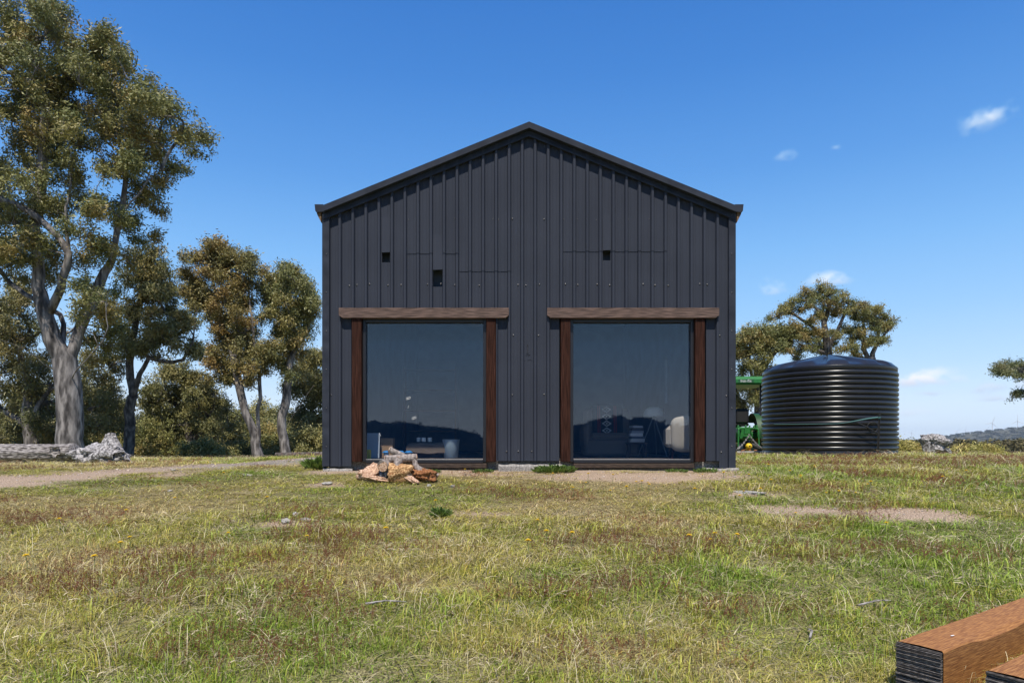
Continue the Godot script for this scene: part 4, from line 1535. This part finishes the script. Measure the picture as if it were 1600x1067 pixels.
	gum("gum_tree", "low spreading gum with a dark trunk left of the pale twin trunks", Vector3((305 - 800) * u, land(-19, -41), -41), u, .3, [
		[304, 714, 0, 300, 690, 0, 294, 660, 0, 290, 620, 0, 288, 590, 0], [300, 690, 0, 318, 672, 6, 336, 640, 10, 345, 600, 10], [304, 700, 0, 322, 692, 0, 345, 676, 4, 366, 662, 6, 375, 645, 8], [294, 660, 0, 270, 630, -6, 255, 600, -6]],
		[268, 580, 18, 290, 575, 18, 310, 590, 16, 275, 605, 22, 300, 615, 22, 325, 610, 14, 255, 620, 18, 285, 640, 22, 315, 640, 18, 335, 630, 12, 265, 655, 18, 300, 665, 16, 345, 660, 12, 240, 600, 16, 232, 640, 18], {"depth": 40.0, "palette": olive, "low": 1.5, "leaf": 1.25, "bark": M.bark_dark})
	u = 38.0 / 1070.0
	gum("gum_tree", "gum with a forked pale trunk and a rust brown lower crown near the shed", Vector3((404 - 800) * u, land(-14, -38), -38), u, .27, [
		[405, 718, 0, 398, 690, 0, 391, 662, 0, 380, 630, 2, 374, 604, 2, 366, 560, 2], [405, 712, 0, 406, 680, 4, 404, 640, 6, 408, 600, 8, 404, 560, 8], [374, 604, 2, 356, 540, -10, 340, 506, -14, 328, 450, -16, 318, 410, -16, 322, 390, -16], [356, 540, -10, 372, 490, -14, 368, 430, -14, 352, 395, -14], [404, 560, 8, 392, 490, 0, 385, 440, -4, 392, 410, -4]],
		[338, 510, 16, 360, 505, 20, 385, 510, 20, 345, 530, 22, 370, 528, 22, 398, 535, 20, 330, 545, 14, 360, 552, 20, 390, 560, 20, 415, 550, 16, 430, 545, 14, 372, 575, 18, 402, 580, 16, 335, 565, 12, 380, 495, 16, 345, 590, 10,
		332, 378, 13, 318, 386, 13, 345, 390, 12, 300, 396, 12, 336, 408, 13, 318, 420, 12, 358, 400, 11, 352, 425, 14, 362, 445, 15, 300, 440, 13, 292, 425, 9, 310, 455, 14, 340, 455, 14, 322, 475, 13, 385, 402, 14, 390, 415, 12, 382, 440, 14, 350, 475, 14, 378, 468, 14, 300, 465, 10, 290, 455, 10, 335, 488, 10], {"depth": 34.0, "palette": rust, "low": 3.5, "leaf": 1.1, "tip": .34, "dens": .9})
	gum("gum_tree", "tall gum with a straight pale trunk closest to the shed's west wall", Vector3((440 - 800) * u, land(-13, -38.6), -38.6), u, .25, [
		[441, 718, 0, 438, 690, 0, 434, 650, 0, 442, 620, 0, 446, 585, 0, 452, 550, 0, 468, 528, 2, 480, 500, 4, 484, 484, 4], [446, 585, 0, 438, 520, -6, 428, 470, -8, 416, 440, -8], [452, 550, 0, 452, 500, 6, 450, 450, 8], [436, 674, 0, 452, 650, 4, 470, 625, 6, 488, 600, 8]],
		[408, 425, 13, 420, 432, 14, 444, 422, 12, 455, 420, 11, 436, 440, 15, 460, 435, 14, 472, 440, 13, 405, 450, 12, 425, 460, 14, 448, 460, 15, 470, 460, 14, 482, 468, 11, 412, 480, 14, 436, 485, 14, 460, 485, 15, 480, 485, 12, 425, 505, 13, 448, 508, 14, 470, 510, 12, 440, 530, 12, 456, 535, 12, 430, 560, 10, 446, 575, 10], {"depth": 34.0, "palette": warm, "low": 4.0, "leaf": 1.1, "tip": .34, "dens": .9})
	u = 44.0 / 1070.0
	gum("gum_tree", "small light green gum half hidden by the shed's west wall", Vector3((492 - 800) * u, land(-12.6, -44), -44), u, .18, [[494, 722, 0, 492, 680, 0, 488, 630, 0, 492, 590, 0, 490, 560, 0], [488, 630, 0, 478, 600, 0, 470, 580, 0]],
		[488, 552, 12, 500, 560, 14, 478, 565, 12, 470, 585, 14, 492, 585, 16, 508, 590, 14, 462, 605, 12, 482, 612, 16, 500, 620, 16, 470, 640, 16, 494, 650, 16, 515, 640, 16, 520, 600, 14, 480, 672, 16, 505, 680, 16], {"depth": 26.0, "palette": olive, "low": 2.0, "leaf": 1.3})
	u = 34.0 / 1070.0
	gum("gum_tree", "gum with a bent pale branch at the far west, behind the fallen log", Vector3((50 - 800) * u, land(-23, -34), -34), u, .38, [
		[52, 704, 0, 50, 680, 0, 40, 665, 0, 22, 652, 0, 0, 640, 0, -30, 620, 0], [48, 700, 0, 46, 660, 6, 48, 620, 8, 44, 580, 8, 30, 540, 8], [46, 660, 6, 62, 630, 0, 78, 605, 0], [0, 640, 0, -20, 590, 0, -30, 540, 0]],
		[20, 440, 22, 45, 470, 24, 10, 480, 24, 60, 510, 22, 30, 520, 26, 0, 530, 24, 20, 565, 24, 55, 560, 20, 75, 590, 16, 0, 600, 22, 40, 605, 22, 20, 640, 20, 70, 640, 18, 5, 670, 20, 75, 670, 14, -30, 480, 30, -50, 540, 34, -40, 610, 30, 160, 470, 20, 135, 560, 20, 150, 590, 22, 140, 630, 22, 165, 615, 18, 175, 650, 18, 145, 660, 16], {"depth": 60.0, "palette": deep, "low": 2.5, "leaf": 1.15})
	# east of the shed, behind the tank
	u = 46.0 / 1070.0
	gum("gum_tree", "tall umbrella shaped gum rising behind the water tank's lid", Vector3((1297 - 800) * u, land(21, -46), -46), u, .36, [
		[1299, 716, 0, 1298, 640, 0, 1297, 590, 0, 1294, 555, 0, 1292, 530, 0, 1288, 505, 0, 1296, 480, 0, 1292, 462, 0], [1292, 530, 0, 1272, 510, -4, 1258, 500, -6, 1240, 486, -8, 1224, 482, -8], [1294, 545, 0, 1306, 520, 4, 1316, 495, 6, 1322, 482, 6], [1288, 505, 0, 1276, 485, 4, 1262, 470, 4], [1294, 555, 0, 1268, 545, 4, 1250, 540, 6]],
		[1262, 452, 10, 1276, 450, 11, 1292, 452, 11, 1300, 456, 9, 1254, 464, 10, 1270, 464, 11, 1286, 466, 11, 1302, 470, 8, 1236, 472, 11, 1226, 480, 10, 1246, 480, 10, 1216, 490, 7, 1262, 478, 8, 1312, 466, 10, 1324, 472, 11, 1332, 480, 8, 1316, 484, 9, 1292, 478, 8, 1302, 486, 7, 1278, 492, 6, 1266, 500, 5, 1286, 520, 9, 1276, 535, 11, 1262, 545, 10, 1245, 552, 10, 1292, 540, 9, 1230, 545, 8, 1306, 525, 10, 1316, 512, 9, 1304, 545, 9, 1250, 520, 9], {"depth": 26.0, "palette": warm, "low": 5.0, "leaf": .95, "tip": .34, "flat": .85, "bark": M.bark_dark, "dens": .62, "copies": 2})
	gum("gum_tree", "slender rounded gum behind the tank's east side", Vector3((1362 - 800) * u, land(24, -46), -46), u, .24, [
		[1361, 716, 0, 1360, 640, 0, 1360, 580, 0, 1364, 552, 0, 1372, 535, 0, 1374, 510, 0, 1366, 490, 0], [1372, 535, 0, 1386, 518, 2, 1394, 505, 2], [1360, 566, 0, 1350, 545, 0, 1352, 515, 0, 1348, 500, 0]],
		[1346, 482, 9, 1356, 484, 10, 1372, 484, 10, 1338, 494, 8, 1350, 498, 9, 1366, 496, 10, 1384, 492, 9, 1392, 503, 8, 1388, 512, 6, 1376, 506, 8, 1362, 512, 6, 1340, 510, 8, 1328, 518, 8, 1332, 530, 8, 1344, 525, 6, 1362, 528, 5, 1376, 530, 4, 1322, 545, 8, 1338, 548, 8, 1352, 538, 5], {"depth": 20.0, "palette": warm, "low": 5.0, "leaf": .95, "tip": .34, "flat": .85, "bark": M.bark_dark, "dens": .62, "copies": 2})
	gum("gum_tree", "wide low gum seen between the shed's east wall and the tank", Vector3((1187 - 800) * u, land(17, -46), -46), u, .28, [
		[1187, 716, 0, 1187, 660, 0, 1186, 620, 0, 1192, 580, 0, 1196, 550, 0], [1186, 620, 0, 1172, 580, 4, 1168, 545, 4], [1192, 580, 0, 1208, 555, -4, 1222, 540, -4]],
		[1158, 528, 10, 1170, 516, 9, 1180, 528, 11, 1190, 514, 9, 1200, 522, 10, 1212, 516, 8, 1222, 520, 9, 1206, 534, 10, 1190, 542, 11, 1172, 545, 10, 1156, 548, 10, 1150, 535, 8, 1186, 562, 12, 1170, 570, 11, 1196, 574, 10, 1180, 592, 12, 1166, 605, 10, 1184, 618, 10, 1232, 515, 8, 1242, 512, 8, 1254, 515, 8, 1266, 518, 8, 1228, 532, 8], {"depth": 26.0, "palette": warm, "low": 3.5, "leaf": 1.15, "bark": M.bark_dark})
	gum("gum_tree", "gum with thin dark double trunk just past the shed's east corner", Vector3((1153 - 800) * u, land(15.5, -48), -48), u, .2, [[1154, 718, 0, 1154, 660, 0, 1153, 620, 0, 1150, 580, 0, 1144, 550, 0], [1154, 710, 0, 1160, 660, 4, 1160, 610, 4, 1166, 585, 4]],
		[1140, 540, 12, 1128, 552, 12, 1148, 560, 10, 1136, 575, 12, 1158, 600, 8, 1160, 620, 8, 1174, 625, 8, 1120, 570, 14, 1130, 600, 14], {"depth": 20.0, "palette": deep, "low": 3.0, "leaf": 1.2, "bark": M.bark_dark})
	u = 25.0 / 1070.0
	gum("gum_tree", "grey green gum whose outer sprays reach in at the east edge", Vector3((1690 - 800) * u, land(20.8, -25), -25), u, .3, [
		[1690, 712, 0, 1688, 660, 0, 1684, 620, 0, 1668, 590, 0, 1640, 580, 0, 1610, 585, 0, 1596, 582, 0], [1684, 620, 0, 1700, 560, 0, 1690, 500, 0], [1640, 580, 0, 1622, 606, 0, 1602, 612, 0]],
		[1560, 575, 4, 1569, 571, 4, 1567, 580, 4, 1578, 578, 5, 1588, 573, 5, 1600, 568, 6, 1597, 584, 5, 1612, 578, 8, 1602, 612, 4, 1630, 570, 14, 1650, 560, 18, 1670, 540, 22, 1700, 520, 26, 1730, 540, 26, 1700, 570, 22, 1730, 590, 22, 1655, 590, 14, 1720, 480, 22, 1680, 500, 20], {"depth": 14.0, "palette": [Color(.085, .1, .045), Color(.1, .11, .05), Color(.12, .12, .05), Color(.13, .115, .05)], "low": 2.5, "leaf": .6, "dens": .6, "copies": 2})
	# scrub under and between the trees
	for b in [[20, 36, 4, 2.0, "dark scrub at the far west edge behind the log", deep], [75, 40, 4, 2.4, "dark scrub between the far west gum and the big trunk", deep], [150, 38, 3.4, 2.0, "sunny olive bush just right of the big trunk", olive], [175, 44, 4, 3.0, "tall dark bush in the gap behind the stump's peak", deep], [235, 40, 4.5, 2.2, "broad rust tinged bush right of the root stump", warm], [262, 46, 4, 2.6, "olive bush left of the dark low trunk", olive], [345, 48, 4.6, 2.6, "olive bush between the low dark trunk and the twin trunks", olive], [372, 43, 3.4, 1.9, "rounded green bush just left of the twin pale trunks", olive], [422, 46, 3, 2.2, "bush in the gap between the two pale trunks", warm], [468, 42, 3.2, 2.0, "olive bush right of the straight pale trunk", olive], [500, 40, 3, 2.3, "bush touching the shed's west wall from behind", olive],
			[236, 44, 4.5, 6.2, "tall narrow sapling clump between the leaning gum and the dark low trunk", olive], [338, 46, 4, 5.2, "tall sapling clump just west of the twin trunks", olive], [132, 46, 5, 6.5, "tall sapling clump seen just right of the big trunk", olive],
			[110, 35, 3.2, 1.8, "low sunny bush hiding the foot of the big trunk's right side", olive], [192, 40, 3.6, 2.2, "yellowish bush just left of the root stump's peak", olive], [320, 37, 3.0, 1.5, "low rust bush between the dark low trunk and the twin trunks", warm], [282, 50, 5, 3.2, "tall olive thicket behind the dark low trunk's west side", olive], [395, 52, 5, 3.2, "tall olive thicket behind the pale twin trunks", warm], [452, 52, 5, 3.4, "tall olive thicket behind the straight pale trunk's east side", olive], [245, 54, 5, 3.6, "tall thicket between the leaning gum and the dark low trunk", olive], [340, 56, 6, 4.2, "tall thicket in the gap west of the twin trunks", deep], [150, 52, 7, 6.0, "tall olive thicket right of the big trunk, rising behind the stump", olive], [268, 58, 7, 6.2, "tall airy thicket behind the arching branch of the leaning gum", olive], [325, 60, 7, 5.0, "tall thicket far behind the twin trunks' west side", olive], [425, 64, 7, 5.5, "tall thicket far behind and between the pale trunks", olive], [490, 60, 6, 4.5, "tall far thicket against the shed's west wall", olive], [60, 50, 7, 6, "tall thicket left of the big trunk", olive], [5, 48, 6, 4, "thicket at the west edge behind the bent pale branch", deep],
			[120, 60, 7, 4, "big distant bush seen low behind the big trunk", deep], [290, 60, 8, 4.4, "wide distant thicket behind the low dark trunk", deep], [430, 62, 8, 4.4, "wide distant thicket behind the straight pale trunk", olive], [205, 62, 8, 5, "distant thicket behind the dark leaning gum", deep], [1150, 52, 5, 2.6, "dark thicket behind the tractor", deep], [1190, 54, 5, 2.8, "dark thicket between the tractor and the tank", deep]]:
		bush("bush", b[4], b[0], b[1], b[2], b[3], b[5], "scrub under the gums")
	var yel := [Color(.15, .14, .035), Color(.17, .155, .04), Color(.2, .17, .045), Color(.2, .15, .05)]
	for b in [[1415, 34, 1.3, .85, "yellow green bush against the tank's east side"], [1434, 36, 1.2, .7, "yellow green bush between the tank and the lone stump"], [1512, 60, 2.0, 1.3, "round olive shrub on the slope east of the lone stump"], [1545, 58, 2.2, .9, "low shrub further east along the slope crest"]]:
		bush("bush", b[4], b[0], b[1], b[2], b[3], yel, "shrubs along the east crest")


# ------------------------------------------------------------------ inside the shed
func inside() -> void:
	var g := Geo.new()
	var t := thing("armchair", "cream upholstered armchair in the sun inside the east window", "armchair", Vector3(2.71, .11, -10.62), -.12)
	var cream := mat(lin(.66, .62, .55), .9, M.concrete.albedo_texture, Vector3(8, 8, 8), M.bumps, .3)
	g.box(Vector3(0, .27, -.2), Vector3(.44, .24, .5), .08)
	part(t, "seat", g.mesh(), cream)
	g = Geo.new()
	g.grid(func(u, v):
		var a: float = TAU * u
		var sx := signf(cos(a)) * pow(absf(cos(a)), .45)
		var sz := signf(sin(a)) * pow(absf(sin(a)), .6)
		var k := pow(1.0 - pow(absf(v * 2.0 - 1.0), 5.0), .5)
		return Vector3(sx * .25 * (.25 + .75 * k), .1 + v * .56, -sz * .11 * (.2 + .8 * k) + .02 * v), 40, 26, true)
	part(t, "backrest", g.mesh(), cream)
	for e in [-1, 1]:
		g = Geo.new()
		g.box(Vector3(e * .25, .34, -.2), Vector3(.13, .34, .5), .06)
		part(t, "armrest", g.mesh(), cream)
		for k in [-.02, -.4]:
			g = Geo.new()
			g.tube([Vector3(e * .2, .16, k), Vector3(e * .21, 0, k)], [.024, .016], 8)
			part(t, "leg", g.mesh(), M.post)
	var so := thing("sofa_chair", "brown low sofa chair facing the glass of the east window", "sofa", Vector3(1.76, .11, -12.4))
	var brown := mat(lin(.17, .135, .11), .9)
	g = Geo.new()
	g.box(Vector3(0, .17, 0), Vector3(.95, .3, .8), .04)
	part(so, "base", g.mesh(), brown)
	g = Geo.new()
	g.box(Vector3(0, .36, .04), Vector3(.74, .13, .7), .05)
	part(so, "seat", g.mesh(), brown)
	g = Geo.new()
	g.box(Vector3(0, .58, -.34), Vector3(.86, .6, .18), .06, Basis(Vector3.RIGHT, -.12))
	part(so, "backrest", g.mesh(), brown)
	for e in [-1, 1]:
		g = Geo.new()
		g.box(Vector3(e * .43, .36, 0), Vector3(.14, .42, .78), .05)
		part(so, "armrest", g.mesh(), brown)
	# woven throw: printed pattern
	var im := Image.create(128, 128, false, Image.FORMAT_RGB8)
	im.fill(Color(.05, .05, .06))
	for x in [22, 30, 90, 98]: im.fill_rect(Rect2i(x, 0, 4, 128), Color(.6, .16, .1))
	for y in 128:
		for x in 128:
			var cy := fposmod(y, 32) - 16
			var dd := absf(x - 60) * .7 + absf(cy)
			if (dd < 15 and dd > 9) or dd < 4: im.set_pixel(x, y, Color(.85, .83, .8))
	var cloth := mat(Color.WHITE, .95)
	cloth.albedo_texture = ImageTexture.create_from_image(im)
	var pm := PlaneMesh.new()
	var th := BoxMesh.new()
	th.size = Vector3(.56, .5, .012)
	var q := QuadMesh.new()
	q.size = Vector2(.56, .52)
	var tw := thing("throw_blanket", "black throw with white diamonds and red stripes draped on the sofa chair", "blanket", Vector3(1.76, .78, -12.605))
	tw.rotation.x = -.12
	part(tw, "front_fall", q, cloth)
	g = Geo.new()
	g.grid(func(u, v):
		var a: float = PI * v
		return Vector3((u - .5) * .56, .26 + sin(a) * .03, -.09 + cos(a) * .09), 4, 10)
	part(tw, "fold", g.mesh(), M.frame)
	var tb := thing("side_table", "small dark side table carrying the stacked books", "table", Vector3(2.13, .11, -11.7))
	g = Geo.new()
	g.box(Vector3(0, .24, 0), Vector3(.34, .03, .3), .008)
	part(tb, "tabletop", g.mesh(), M.sub)
	for e in [[-1, -1], [-1, 1], [1, -1], [1, 1]]:
		g = Geo.new()
		g.box(Vector3(e[0] * .14, .113, e[1] * .12), Vector3(.03, .226, .03), .004)
		part(tb, "leg", g.mesh(), M.sub)
	var hues := [[.5, .5, .5, "lowest book, thick and grey, in the stack on the side table"], [.08, .1, .14, "dark blue book second from the bottom of the stack"], [.6, .6, .62, "white book in the middle of the stack on the side table"], [.3, .32, .36, "blue grey book fourth from the bottom of the stack"], [.06, .06, .07, "black book second from the top of the stack"], [.45, .48, .52, "topmost pale book of the stack on the side table"]]
	var y := .367
	for k in 6:
		g = Geo.new()
		var hh := [.06, .04, .055, .04, .05, .035][k] as float
		g.box(Vector3(0, hh / 2, 0), Vector3(.24 - k * .012, hh - .002, .2), .004)
		solo("book", g.mesh(), mat(lin(hues[k][0], hues[k][1], hues[k][2]), .7), hues[k][3], "book", Vector3(2.13 + sin(k * 2.0) * .015, y, -11.7), sin(k * 3.0) * .2)
		y += hh
	var lp := thing("tripod_lamp", "unlit tripod floor lamp with a pale dome shade inside the east window", "lamp", Vector3(2.55, .11, -12.3))
	g = Geo.new()
	g.lathe(Vector3(0, .72, 0), [[.19, 0], [.185, .06], [.15, .13], [.08, .17], [.0, .18]], 24)
	part(lp, "lamp_shade", g.mesh(), M.white)
	for k in 3:
		g = Geo.new()
		var a := TAU * k / 3.0 + .9
		g.tube([Vector3(0, .74, 0), Vector3(cos(a) * .3, 0, sin(a) * .3)], [.012, .012], 6)
		part(lp, "leg", g.mesh(), M.steel)
	# clutter inside the west window
	var blue := mat(lin(.03, .2, .5), .4)
	var x := -1.95
	for k in 3:
		x = [-1.93, -1.71, -1.585][k]
		var b := thing("lidded_jar", ["blue lidded jar on its own inside the west window", "blue lidded jar, middle one of three by the glass", "blue lidded jar at the east end of three by the glass"][k], "jar", Vector3(x, .112, -10.5), 0, "blue lidded jars inside the west window")
		g = Geo.new()
		g.lathe(Vector3.ZERO, [[0, 0], [.035, 0], [.038, .01], [.038, .08], [.03, .09]], 16)
		part(b, "body", g.mesh(), mat(lin(.35, .5, .65), .3))
		g = Geo.new()
		g.lathe(Vector3(0, .088, 0), [[.02, 0], [.062, .0], [.062, .012], [.03, .035], [0, .037]], 18)
		part(b, "lid", g.mesh(), blue)
	g = Geo.new()
	g.box(Vector3(0, .07, 0), Vector3(.1, .14, .08), .004)
	var cb := solo("carton", g.mesh(), mat(lin(.55, .5, .05), .7), "yellow carton in the bottom west corner of the west window", "carton", Vector3(-2.22, .112, -10.5))
	g = Geo.new()
	g.box(Vector3(0, .2, 0), Vector3(.24, .4, .02), .004, Basis(Vector3.RIGHT, -.15))
	solo("board", g.mesh(), mat(lin(.35, .42, .5), .6), "pale blue board leaning inside the west end of the west window", "board", Vector3(-2.2, .112, -10.75))
	g = Geo.new()
	g.box(Vector3(0, .16, 0), Vector3(.2, .32, .2), .006)
	solo("cardboard_box", g.mesh(), mat(lin(.3, .2, .12), .9), "brown cardboard box behind the blue lidded jars", "box", Vector3(-2.0, .112, -11.0))
	g = Geo.new()
	g.lathe(Vector3.ZERO, [[0, 0], [.11, 0], [.14, .3], [.125, .3], [.1, .02]], 20)
	solo("plastic_bin", g.mesh(), mat(lin(.25, .33, .4), .5), "pale blue plastic bin standing in the middle of the west window", "bin", Vector3(-.98, .112, -11.0))
	var tab := thing("low_table", "low table under a crumpled dark cloth inside the west window", "table", Vector3(-1.35, .11, -11.2))
	g = Geo.new()
	g.box(Vector3(0, .22, 0), Vector3(.62, .03, .5), .006)
	part(tab, "tabletop", g.mesh(), M.sub)
	for e in [[-1, -1], [-1, 1], [1, -1], [1, 1]]:
		g = Geo.new()
		g.box(Vector3(e[0] * .26, .105, e[1] * .2), Vector3(.04, .2, .04), .004)
		part(tab, "leg", g.mesh(), M.sub)
	g = Geo.new()
	g.grid(func(u, v):
		var px: float = (u - .5) * .9
		var pz: float = (.5 - v) * .8
		var over := maxf(absf(px) - .31, absf(pz) - .25)
		return Vector3(clampf(px, -.34, .34), .246 - maxf(0, over) * 1.1 + noise.get_noise_2d(u * 220, v * 220) * .03, clampf(pz, -.28, .28)), 40, 36)
	solo("cloth", g.mesh(), mat(lin(.14, .11, .085), .95), "crumpled dark brown cloth lying over the low table", "cloth", tab.position)
	for k in 3:
		g = Geo.new()
		g.lathe(Vector3.ZERO, [[0, 0], [.03, 0], [.036, .01], [.036, .07], [.032, .07], [.03, .01]], 16)
		solo("mug", g.mesh(), M.white, ["white mug on the cloth, west of three", "white mug on the cloth, middle of three", "white mug on the cloth, east of three"][k], "mug", Vector3(-1.52 + k * .09, .372, -11.15 + (k % 2) * .08), 0, "white mugs on the low table")
	var sh := thing("bookcase", "tall dim bookcase against the back of the west room", "bookcase", Vector3(-1.9, .11, -15.9))
	for e in [-1, 1]:
		g = Geo.new()
		g.box(Vector3(e * .6, 1.0, 0), Vector3(.04, 2.0, .3), .004)
		part(sh, "side", g.mesh(), M.lintel)
	for k in 5:
		g = Geo.new()
		g.box(Vector3(0, .05 + k * .47, 0), Vector3(1.16, .03, .28), .004)
		part(sh, "shelf", g.mesh(), M.lintel)


# ------------------------------------------------------------------ sky
func sky() -> ImageTexture:
	const W := 4096
	const H := 2048
	var im := Image.create(W, H, false, Image.FORMAT_RGB8)
	var stops := [[-90.0, .32, .33, .30], [-1.0, .62, .66, .66], [0.0, .88, .935, .98], [3.0, .82, .9, .972], [6.0, .70, .835, .96], [10.0, .585, .765, .94], [15.0, .475, .69, .91], [21.0, .355, .585, .85], [28.0, .265, .5, .79], [36.0, .205, .435, .735], [50.0, .175, .39, .69], [70.0, .17, .385, .71], [90.0, .165, .38, .70]]
	var rows := []
	for y in H:
		var e := 90.0 - (y + .5) / H * 180.0
		var k := 0
		while k < stops.size() - 2 and e > stops[k + 1][0]: k += 1
		var f := clampf((e - stops[k][0]) / (stops[k + 1][0] - stops[k][0]), 0, 1)
		var c := Color(lerpf(stops[k][1], stops[k + 1][1], f), lerpf(stops[k][2], stops[k + 1][2], f), lerpf(stops[k][3], stops[k + 1][3], f))
		rows.append(c)
		im.fill_rect(Rect2i(0, y, W, 1), c)
	var fn := FastNoiseLite.new()
	fn.seed = 17
	fn.frequency = .018
	fn.fractal_octaves = 5
	# clouds: [azimuth, elevation, half width, half height, strength, whiteness, slant] in degrees
	var cl := [[31.4, 4.55, 2.5, .8, 1.3, 1.0, .0], [31.3, 3.6, 1.3, .35, .9, .45, .0], [34.7, 3.85, 1.1, .55, .7, .6, .1], [35.3, 3.1, 1.4, .36, .75, .5, 0], [36.7, 3.9, 1.1, .5, .5, .6, .1], [37.5, 2.9, 1.0, .35, .5, .6, 0], [34.9, 21.3, 1.9, .95, .7, 1.0, .12], [21.7, 21.3, .8, .45, .4, 1, 0], [25.3, 21.4, .45, .3, .35, 1, 0], [24.7, 12.2, 2.2, .75, .75, 1, 0], [20.9, 11.8, 1.6, .8, .45, 1, 0], [-15.6, 7.4, 1.6, 1.0, .7, 1, 0], [-22.6, 5.2, 2.0, 1.2, .6, 1, 0], [-27, 3.5, 2.5, 1.0, .5, 1, 0],
		[30, 2.2, 3.5, .5, .35, .8, 0], [-176, 17, 9, 1.1, .4, 1, .02], [172, 13.5, 8, .9, .45, 1, .02], [168, 19, 7, .8, .35, 1, .03], [-170, 10, 10, .7, .4, 1, 0], [120, 14, 7, 1.6, .6, 1, 0], [-110, 9, 8, 1.2, .6, 1, 0], [75, 8, 6, 1.0, .6, 1, 0], [-75, 13, 5, 1.0, .5, 1, 0]]
	for c in cl:
		var cx: float = c[0] / 360.0 * W                      # north, straight ahead, is the sheet's edge
		var cy: float = (90.0 - c[1]) / 180.0 * H
		var rx: float = c[2] / 360.0 * W
		var ry: float = c[3] / 180.0 * H
		for y in range(int(cy - ry * 2.0), int(cy + ry * 2.0)):
			for x in range(int(cx - rx * 1.5), int(cx + rx * 1.5)):
				var dx := (x - cx) / rx
				var dy: float = (y - cy + (x - cx) * c[6]) / ry
				var nn := fn.get_noise_2d(x * 1.0 + c[0] * 31.0, y * 1.9)
				var n2 := fn.get_noise_2d(x * 3.1 + c[0] * 11.0, y * 4.0)
				var low := maxf(dy, 0.0) * 1.5                    # flatter bases
				var r := sqrt(dx * dx + (dy * dy if dy < 0 else low * low))
				var a: float = smoothstep(1.0, .25, r + nn * .8 + n2 * .55) * c[4] * (.75 + n2 * .9)
				a = minf(a, .96)
				if a <= .003: continue
				var xx := posmod(x, W)
				var under := Color(.62, .70, .84).lerp(Color(.80, .83, .9), c[5])
				var over := Color(.7, .77, .88).lerp(Color(.93, .94, .965), c[5])
				im.set_pixel(xx, y, im.get_pixel(xx, y).lerp(over.lerp(under, smoothstep(-.4, .5, dy)), a))
	return ImageTexture.create_from_image(im)


func _ready() -> void:
	var cam := Camera3D.new()
	cam.name = "camera"
	cam.projection = Camera3D.PROJECTION_FRUSTUM
	cam.near = .05
	cam.far = 14000.0
	cam.size = .05 * 1067.0 / 1070.0
	cam.frustum_offset = Vector2(0, .05 * 159.5 / 1070.0)       # a level camera with a raised lens
	cam.position = Vector3(0, EYE, 0)
	add_child(cam)
	var we := WorldEnvironment.new()
	we.name = "world"
	var e := Environment.new()
	e.background_mode = Environment.BG_SKY
	e.tonemap_mode = Environment.TONE_MAPPER_LINEAR
	e.tonemap_exposure = 1.2
	e.fog_enabled = true
	e.fog_density = .00006
	e.fog_light_color = Color(.80, .87, .96)
	e.sdfgi_enabled = true
	e.ssao_enabled = true
	e.ssil_enabled = true
	var ps := PanoramaSkyMaterial.new()
	ps.panorama = sky()
	e.sky = Sky.new()
	e.sky.sky_material = ps
	we.environment = e
	add_child(we)
	var sun := DirectionalLight3D.new()
	sun.name = "sun"
	sun.light_energy = 1.6
	sun.light_color = Color(1.0, .965, .91)
	sun.light_angular_distance = .53
	sun.shadow_enabled = true
	sun.look_at_from_position(Vector3(-.03, .883, .468) * 10.0, Vector3.ZERO)
	add_child(sun)
	noise.seed = 3
	noise.frequency = .01
	noise.fractal_octaves = 3
	materials()
	ground()
	far_land()
	shed()
	vegetation()
	tank()
	tractor()
	logs()
	firewood()
	inside()
	yard()
	grass()
